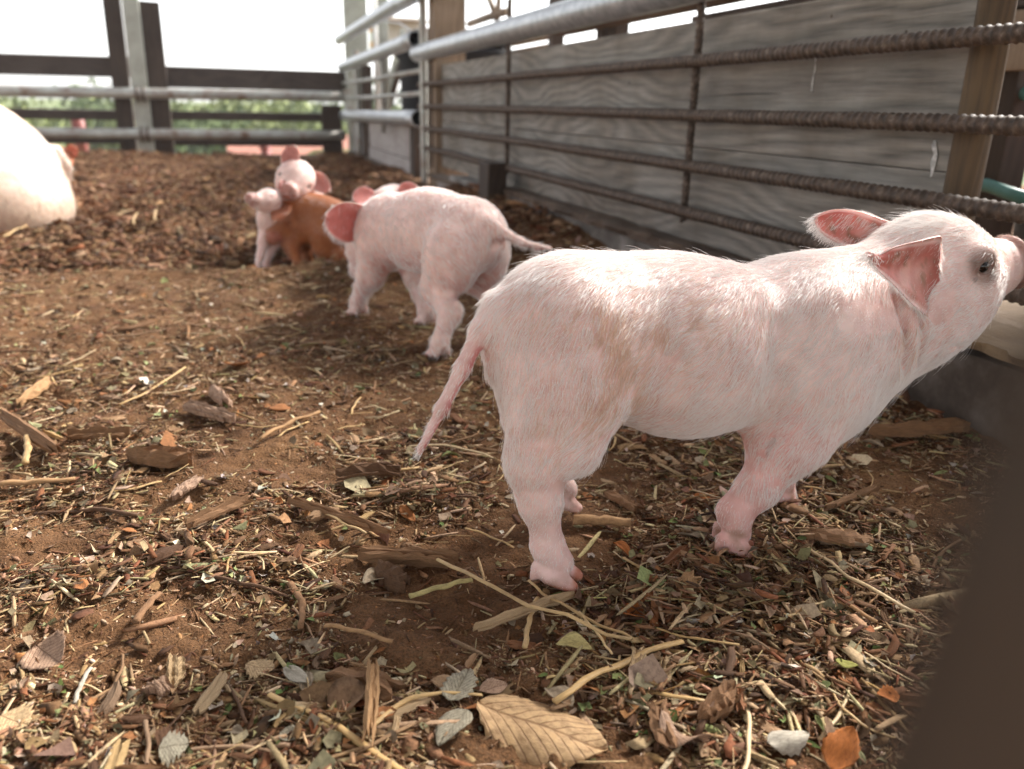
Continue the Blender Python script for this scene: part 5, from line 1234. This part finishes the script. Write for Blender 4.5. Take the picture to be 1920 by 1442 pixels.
def variants(name, maker, cols, n, **k):
    out = []
    for w_, c in cols:
        M[name+w_] = litter_mat((name+'_'+w_).replace(' ', '_'), False, [(0, tuple(q*.8 for q in c)), (1, tuple(q*1.2 for q in c))], **k)
        out.append((w_, [maker(M[name+w_], i) for i in range(n)]))
    return out
chips = variants('bark_chip', lambda m_, i: chip_mesh(rL, 'bark_chip', m_), [('dark brown', (.12, .065, .038)), ('brown', (.20, .115, .065)), ('reddish brown', (.24, .115, .06)), ('greyish brown', (.27, .19, .135)), ('light brown', (.36, .24, .15))], 6)
wch = variants('wood_chip', lambda m_, i: chip_mesh(rL, 'wood_chip', m_), [('tan', (.40, .27, .16)), ('pale', (.55, .43, .29)), ('straw coloured', (.52, .38, .20))], 5)
lfs = variants('leaf_scrap', lambda m_, i: leaf_mesh(rL, 'leaf_scrap', m_, 8, 2, lobes=(.0, .3)[i % 2], curl=.35), [('dull brown', (.24, .155, .10)), ('tan', (.40, .28, .18)), ('greyish', (.33, .28, .22)), ('orange brown', (.38, .17, .07)), ('pale', (.48, .41, .32))], 5, vs=(8, 8, 8))
gls = variants('green_leaf_scrap', lambda m_, i: leaf_mesh(rL, 'green_leaf_scrap', m_, 8, 2, curl=.3), [('faded green', (.22, .26, .11)), ('greyish green', (.32, .34, .20))], 4, vs=(8, 8, 8))
stw = variants('straw_stalk', lambda m_, i: strand('straw_stalk', m_, 1.0, .05, rL, bend=.06*i-.05, kink=(0, .2, 0, -.3)[i % 4]), [('golden', (.60, .43, .21)), ('pale', (.74, .60, .39))], 5, rough=.55, spec=.4)
twg = variants('twig', lambda m_, i: strand('twig', m_, 1.0, .05, rL, bend=.05*i-.1, kink=(0, .3, -.2)[i % 3], flat=.9), [('dark', (.15, .09, .06)), ('brown', (.26, .165, .10)), ('light', (.38, .27, .19))], 4)
many('bark_chip', chips, 290, .40, 2.6, (.0195, .40, .26, .075), 'bark chip', 'bark chip', 'loose bark chips', .14, .004, 11)
many('wood_chip', wch, 150, .40, 2.4, (.019, .38, .20, .07), 'wood splinter', 'wood chip', 'pale wood splinters', .12, .004, 12)
many('leaf_scrap', lfs, 250, .40, 2.4, (.0150, .40, .55, .75), 'dry leaf scrap', 'leaf', 'dry leaf scraps', .22, .004, 13)
many('green_leaf_scrap', gls, 55, .40, 2.0, (.014, .35, .38, .6), 'leaf scrap', 'leaf', 'faded green leaf scraps', .2, .004, 14)
many('straw_stalk', stw, 210, .40, 2.6, (.042, .42, .80, .7), 'straw stalk', 'straw', 'thin straw stalks', .05, .004, 15)
many('twig', twg, 130, .40, 2.6, (.050, .42, .85, .9), 'thin twig', 'twig', 'thin twigs', .06, .004, 16)

# pieces that can be pointed at, laid where the photograph has them
def two(px0, py0, px1, py1, name, kind, wd, label, cat, lift=.006, **k):
    a, b = G(px0, py0, .004), G(px1, py1, .004); L = float(np.linalg.norm((b-a)[:2])); yaw = math.atan2(b[1]-a[1], b[0]-a[0]); c = (a+b)/2
    if kind == 'strand':
        me = strand(name, k.get('m', M['straw_piece']), 1.0, wd/L, rL, k.get('bend', .03), k.get('kink', 0), k.get('flat', .6), 12); scl = (L, L, L)
    elif kind == 'chip':
        me = chip_mesh(rL, name, k.get('m', M['bark_piece']), 10); scl = (L, wd, k.get('th', wd*.5))
    else:
        me = leaf_mesh(rL, name, k.get('m', M['leaf_piece']), k.get('nx', 13), 4, lobes=k.get('lobes', .15), curl=k.get('curl', .3), veins=True); scl = (L, wd, L*.8)
    o = link(name, me, None, settle(c[0], c[1], lift), (k.get('rx', 0), k.get('ry', 0), yaw)); o.scale = scl; tag(o, label, cat); return o
def fixed(n, c): M[n] = litter_mat(n, False, [(0, c), (1, tuple(x*1.02 for x in c))], vs=(8, 14, 14)); return M[n]
def leaf_material(n, c, dark):
    m, ns, ls, bs = mat(n); tc = N(ns, 'ShaderNodeTexCoord'); sp = N(ns, 'ShaderNodeSeparateXYZ'); ls.new(tc.outputs['Object'], sp.inputs[0])
    ab = N(ns, 'ShaderNodeMath', operation='ABSOLUTE'); ls.new(sp.outputs['Y'], ab.inputs[0])
    ma = N(ns, 'ShaderNodeMath', operation='MULTIPLY_ADD'); ma.inputs[1].default_value = -.9; ls.new(ab.outputs[0], ma.inputs[0]); ls.new(sp.outputs['X'], ma.inputs[2])
    ml = N(ns, 'ShaderNodeMath', operation='MULTIPLY'); ml.inputs[1].default_value = 9.0; ls.new(ma.outputs[0], ml.inputs[0])
    fr = N(ns, 'ShaderNodeMath', operation='PINGPONG'); fr.inputs[1].default_value = .5; ls.new(ml.outputs[0], fr.inputs[0])
    mn = N(ns, 'ShaderNodeMath', operation='MULTIPLY'); mn.inputs[1].default_value = 5.0; ls.new(ab.outputs[0], mn.inputs[0])
    mi = N(ns, 'ShaderNodeMath', operation='MINIMUM'); ls.new(fr.outputs[0], mi.inputs[0]); ls.new(mn.outputs[0], mi.inputs[1])
    n1 = N(ns, 'ShaderNodeTexNoise', inp={'Scale': 9, 'Detail': 7, 'Roughness': .7}); ls.new(tc.outputs['Object'], n1.inputs['Vector'])
    rv = ramp(ns, [(.0, dark), (.07, tuple((a+b)/2 for a, b in zip(c, dark))), (.14, c)]); ls.new(mi.outputs[0], rv.inputs[0])
    rn = ramp(ns, [(.3, (.45, .38, .32)), (.55, (1, 1, 1)), (.8, (1.15, 1.1, 1.0))]); ls.new(n1.outputs['Fac'], rn.inputs[0])
    mm = N(ns, 'ShaderNodeMix', data_type='RGBA', blend_type='MULTIPLY'); mm.inputs['Factor'].default_value = 1
    ls.new(rv.outputs[0], mm.inputs[6]); ls.new(rn.outputs[0], mm.inputs[7]); ls.new(mm.outputs[2], bs.inputs['Base Color']); bs.inputs['Roughness'].default_value = .7
    sm = N(ns, 'ShaderNodeMath', operation='MINIMUM'); sm.inputs[1].default_value = .12; ls.new(mi.outputs[0], sm.inputs[0])
    ad = N(ns, 'ShaderNodeMath', operation='MULTIPLY_ADD'); ad.inputs[1].default_value = .35; ls.new(n1.outputs['Fac'], ad.inputs[0]); ls.new(sm.outputs[0], ad.inputs[2])
    bump(ns, ls, bs, ad.outputs[0], .8, .004); M[n] = m; return m
ochre = leaf_material('ochre_leaf', (.56, .36, .18), (.30, .16, .07)); spot = leaf_material('grey_green_leaf', (.36, .32, .23), (.20, .16, .10)); white = fixed('whitish_leaf', (.46, .45, .42)); orange = fixed('orange_leaf', (.46, .17, .05)); tanl = leaf_material('tan_leaf', (.52, .36, .19), (.28, .17, .08)); pinkl = leaf_material('dull_brown_leaf', (.40, .25, .16), (.22, .12, .07)); yel = fixed('yellowish_stem', (.55, .50, .25)); sandy = fixed('sandy_wood', (.42, .27, .15)); dk = fixed('dark_wood', (.13, .075, .045)); mid_ = fixed('mid_brown_wood', (.26, .155, .09))
two(892, 1312, 1135, 1405, 'dry_leaf', 'leaf', .054, 'largest leaf: broad ochre dry leaf with veins and toothed edge', 'leaf', .007, m=ochre, lobes=.20, curl=.22, nx=27, rx=.04)
two(876, 1330, 820, 1398, 'dry_leaf', 'leaf', .020, 'grey green leaf speckled with dark spots beside the largest ochre leaf', 'leaf', .006, m=spot, lobes=.05, rx=.25)
two(1437, 1398, 1516, 1380, 'dry_leaf', 'leaf', .017, 'whitish curled leaf on the dark litter below the piglet\'s front feet', 'leaf', .006, m=white, lobes=.1, curl=.5, rx=.15)
two(1232, 1352, 1325, 1402, 'dry_leaf', 'leaf', .019, 'brown boat-shaped dry leaf with pale rim between ochre leaf and whitish leaf', 'leaf', .006, m=pinkl, lobes=.0, curl=.6, rx=-.5)
two(822, 1060, 1180, 1214, 'straw_stalk', 'strand', .0042, 'longest pale straw stalk crossing below the piglet\'s hind foot', 'straw', .012, bend=-.05)
two(990, 1100, 1186, 1208, 'straw_stalk', 'strand', .0030, 'straw stalk lying against the longest straw', 'straw', .013, bend=-.04)
two(768, 1118, 885, 1086, 'straw_stalk', 'strand', .0055, 'short thick yellowish stem piece left of the longest straw', 'straw', .010, m=yel, bend=.02)
two(885, 1178, 1086, 1106, 'wood_splinter', 'chip', .0095, 'pale branching wood splinter crossing under the longest straw', 'wood splinter', .006, m=M['wood_piece'], th=.005)
two(985, 1215, 1008, 1120, 'straw_stalk', 'strand', .0042, 'short flat straw piece pointing down from the longest straw', 'straw', .008)
two(1085, 1160, 1146, 1240, 'straw_stalk', 'strand', .0022, 'thin whitish fibre slanting right from the longest straw', 'straw', .008)
two(672, 1043, 858, 1056, 'stick', 'chip', .013, 'gnarled brown stick lying left of the hind foot', 'stick', .008, m=mid_, th=.010)
two(708, 1062, 768, 1092, 'bark_chip', 'chip', .018, 'thick dark wood block lying just below the gnarled stick', 'wood chip', .007, m=dk, th=.011)
two(545, 955, 735, 1022, 'stick', 'chip', .0085, 'long straight brown stick sloping through the heap of litter', 'stick', .012, m=mid_, th=.007)
two(350, 1012, 470, 960, 'stick', 'chip', .008, 'thin brown stick at the left end of the litter heap', 'stick', .010, m=mid_, th=.006)
two(572, 962, 672, 1030, 'straw_stalk', 'strand', .0028, 'pale kinked straw under the long straight stick', 'straw', .010, kink=.2)
two(246, 868, 360, 880, 'bark_chip', 'chip', .030, 'thick weathered chunk of bark alone on bare soil at the left', 'bark chunk', .010, m=mid_, th=.018)
two(322, 948, 382, 905, 'bark_chip', 'chip', .016, 'brown flat chip pointing up to the right, below the bark chunk', 'bark chip', .007, m=pinkl, th=.006)
two(608, 1262, 745, 1300, 'bark_chip', 'chip', .028, 'broad flat slab of reddish brown bark near the bottom', 'bark chunk', .007, m=mid_, th=.010)
two(700, 1255, 690, 1425, 'stick', 'chip', .0085, 'upright tan split stick crossing the reddish bark slab', 'stick', .014, m=sandy, th=.006)
two(324, 1284, 330, 1232, 'wood_chip', 'chip', .012, 'triangular tan wood chip on bare soil at lower left', 'wood chip', .007, m=tanl, th=.004, ry=-.35)
two(275, 1292, 308, 1270, 'bark_chip', 'chip', .018, 'small round grey brown chip left of the triangular chip', 'bark chip', .006, m=pinkl, th=.008)
two(138, 1310, 168, 1243, 'straw_stalk', 'strand', .0032, 'single white straw piece on bare soil at lower left', 'straw', .006, m=white)
two(0, 1345, 50, 1362, 'dry_leaf', 'leaf', .026, 'pale ochre lobed leaf at the left edge near the bottom', 'leaf', .006, m=tanl, lobes=.4, curl=.2)
two(458, 1232, 512, 1240, 'dry_leaf', 'leaf', .020, 'flat orange tan leaf piece left of the white curled flake', 'leaf', .006, m=tanl, lobes=.35)
two(530, 1250, 578, 1278, 'dry_leaf', 'leaf', .010, 'white curled flake beside a brown splinter', 'leaf', .008, m=white, lobes=.0, rx=.4)
two(296, 1408, 352, 1400, 'dry_leaf', 'leaf', .028, 'greyish brown lobed leaf at the bottom left', 'leaf', .006, m=spot, lobes=.4, curl=.2)
two(525, 1362, 562, 1372, 'dry_leaf', 'leaf', .014, 'dark blue grey leaf scrap near the bottom', 'leaf', .006, m=spot, lobes=.0)
two(840, 1318, 880, 1258, 'dry_leaf', 'leaf', .022, 'torn grey brown leaf above the speckled leaf', 'leaf', .006, m=spot, lobes=.35)
two(898, 1290, 952, 1276, 'dry_leaf', 'leaf', .014, 'small pale brown leaf just above the largest leaf', 'leaf', .006, m=pinkl, lobes=.1)
two(1312, 1352, 1382, 1292, 'bark_chip', 'chip', .016, 'rough brown bark stick at lower right of centre', 'bark chunk', .009, m=mid_, th=.012)
two(1238, 1310, 1262, 1400, 'bark_chip', 'chip', .014, 'flat reddish strip of bark at the bottom centre', 'bark chip', .007, m=mid_, th=.004)
two(1162, 1150, 1240, 1142, 'dry_leaf', 'leaf', .022, 'curled orange brown leaf below the belly, on open soil', 'leaf', .006, m=orange, lobes=.3)
two(1275, 1130, 1300, 1092, 'wood_chip', 'chip', .014, 'pale upright wood chip between the feet', 'wood chip', .010, m=sandy, th=.006, ry=-.3)
two(1150, 1000, 1188, 1035, 'dry_leaf', 'leaf', .008, 'bright orange leaf strip between hind and front feet', 'leaf', .006, m=orange, lobes=.1)
two(1292, 925, 1352, 922, 'dry_leaf', 'leaf', .012, 'orange leaf left of the near front leg', 'leaf', .008, m=orange, lobes=.2)
two(1075, 978, 1182, 984, 'stick', 'strand', .011, 'smooth brown stick piece behind the near hind foot', 'stick', .007, m=sandy, flat=.85)
two(1135, 925, 1195, 955, 'bark_chip', 'chip', .009, 'grey brown split stick between the hind feet and belly', 'stick', .007, m=mid_, th=.007)
two(1488, 1092, 1640, 1178, 'straw_stalk', 'strand', .0042, 'tan flat straw slanting down to the right of the front feet', 'straw', .012, m=sandy, bend=0)
two(1512, 1042, 1712, 1166, 'straw_stalk', 'strand', .0036, 'long kinked straw right of the tan flat straw', 'straw', .012, bend=-.05)
two(1620, 852, 1812, 836, 'stick', 'chip', .017, 'thick reddish brown stick lying under the piglet\'s throat', 'stick', .012, m=mid_, th=.015)
two(1545, 968, 1652, 925, 'stick', 'chip', .009, 'reddish stick right of the far front leg', 'stick', .010, m=mid_, th=.007)
two(1505, 1015, 1640, 1035, 'bark_chip', 'chip', .024, 'wide dark brown slab of bark right of the front feet', 'bark chunk', .008, m=mid_, th=.008)
two(1640, 1318, 1682, 1322, 'dry_leaf', 'leaf', .014, 'orange leaf fragment near the blurred post', 'leaf', .008, m=orange, lobes=.2)
two(1560, 1440, 1596, 1388, 'dry_leaf', 'leaf', .020, 'orange brown leaf standing up at the bottom right', 'leaf', .010, m=orange, lobes=.1, ry=-.5)
two(1562, 1250, 1608, 1262, 'dry_leaf', 'leaf', .008, 'narrow yellow green leaf at lower right', 'leaf', .008, m=fixed('yellow_green', (.36, .38, .12)), lobes=0)
two(1042, 1208, 1112, 1218, 'dry_leaf', 'leaf', .015, 'yellowish pointed leaf below the longest straw', 'leaf', .006, m=yel, lobes=0)
two(1188, 1280, 1194, 1212, 'wood_chip', 'chip', .010, 'narrow tan chip near the end of the longest straw', 'wood chip', .007, m=tanl, th=.004)
two(1243, 1278, 1250, 1225, 'wood_chip', 'chip', .009, 'narrow curled tan chip right of its twin below the longest straw', 'wood chip', .007, m=tanl, th=.005)
two(30, 760, 98, 706, 'stick', 'chip', .018, 'pale brown stick standing out at the far left', 'stick', .010, m=sandy, th=.010)
two(0, 790, 118, 872, 'stick', 'chip', .014, 'forked greyish root piece at the left edge', 'stick', .012, m=mid_, th=.010)
two(52, 890, 70, 838, 'straw_stalk', 'strand', .007, 'bent pale straw piece hanging off the forked root', 'straw', .010, kink=.2)
two(0, 922, 140, 916, 'straw_stalk', 'strand', .008, 'frayed tan fibre bundle at the left edge', 'straw', .010, m=sandy, kink=.1)
two(128, 832, 245, 828, 'stick', 'chip', .010, 'brown straight stick above the bark chunk', 'stick', .008, m=mid_, th=.008)
two(398, 738, 430, 772, 'bark_chip', 'chip', .016, 'small pinkish grey stub of wood', 'wood chip', .010, m=pinkl, th=.014)
two(345, 772, 442, 802, 'stick', 'chip', .015, 'pale brown split stick sloping right behind the tail', 'stick', .009, m=pinkl, th=.010)
two(488, 842, 600, 790, 'stick', 'strand', .006, 'thin bent tan stick left of the tail tip', 'stick', .010, m=sandy, bend=.06)
two(630, 918, 755, 908, 'bark_chip', 'chip', .020, 'dark red brown bark strip in the middle heap', 'bark chip', .010, m=dk, th=.008)
two(545, 1090, 580, 1170, 'twig', 'strand', .006, 'brown twig bent in the middle, below the litter heap', 'twig', .008, m=mid_, kink=-.2)
two(255, 1175, 300, 1120, 'twig', 'strand', .0065, 'reddish brown twig at the left, pointing up right', 'twig', .008, m=mid_)
two(610, 1178, 735, 1210, 'twig', 'strand', .0045, 'thin light brown twig curving right, below the grey bark', 'twig', .007, m=sandy, bend=.05)
two(70, 1212, 115, 1245, 'dry_leaf', 'leaf', .030, 'broad dull brown leaf at the left', 'leaf', .006, m=pinkl, lobes=.1, rx=.4)
two(560, 430, 500, 432, 'straw_stalk', 'strand', .006, 'pale straw in the far bedding by the playing piglets', 'straw', .03)
for k, (a, b, c_, d, l) in enumerate(((205, 422, 250, 412, 'pale straw piece among the far mulch, leftmost of three'), (250, 445, 262, 422, 'short pale straw among the far mulch, middle of three'), (294, 448, 296, 412, 'short upright pale straw in the far mulch, rightmost of three'), (0, 458, 60, 440, 'tan wood strip in the mulch below the sow'), (60, 478, 95, 490, 'short pale straw in the mulch below the sow'))):
    a_, b_ = G(a, b, -.03), G(c_, d, -.03); L = float(np.linalg.norm((b_-a_)[:2])); cc2 = (a_+b_)/2
    o = link('straw_stalk', strand('straw_stalk', M['straw_piece'], min(L, .14), .008, rL, .03), None, settle(cc2[0], cc2[1], .022), (0, -.1, math.atan2(b_[1]-a_[1], b_[0]-a_[0]))); tag(o, l, 'straw')

# ------------------------------------------------------------------ hazy air
import bmesh
bm = bmesh.new(); bmesh.ops.create_cube(bm, size=1)
for v in bm.verts: v.co = Vector((v.co.x*120, 25+v.co.y*110, v.co.z*8.0+.6))
me = bpy.data.meshes.new('haze'); bm.to_mesh(me); bm.free()
m = bpy.data.materials.new('hazy_air'); m.use_nodes = True; m.node_tree.nodes.remove(m.node_tree.nodes['Principled BSDF'])
pv = m.node_tree.nodes.new('ShaderNodeVolumePrincipled'); pv.inputs['Density'].default_value = .0016; pv.inputs['Color'].default_value = (.95, .96, 1, 1)
m.node_tree.links.new(pv.outputs[0], m.node_tree.nodes['Material Output'].inputs['Volume']); me.materials.append(m)
tag(link('haze', me), 'thin pale haze in the air', kind='stuff')
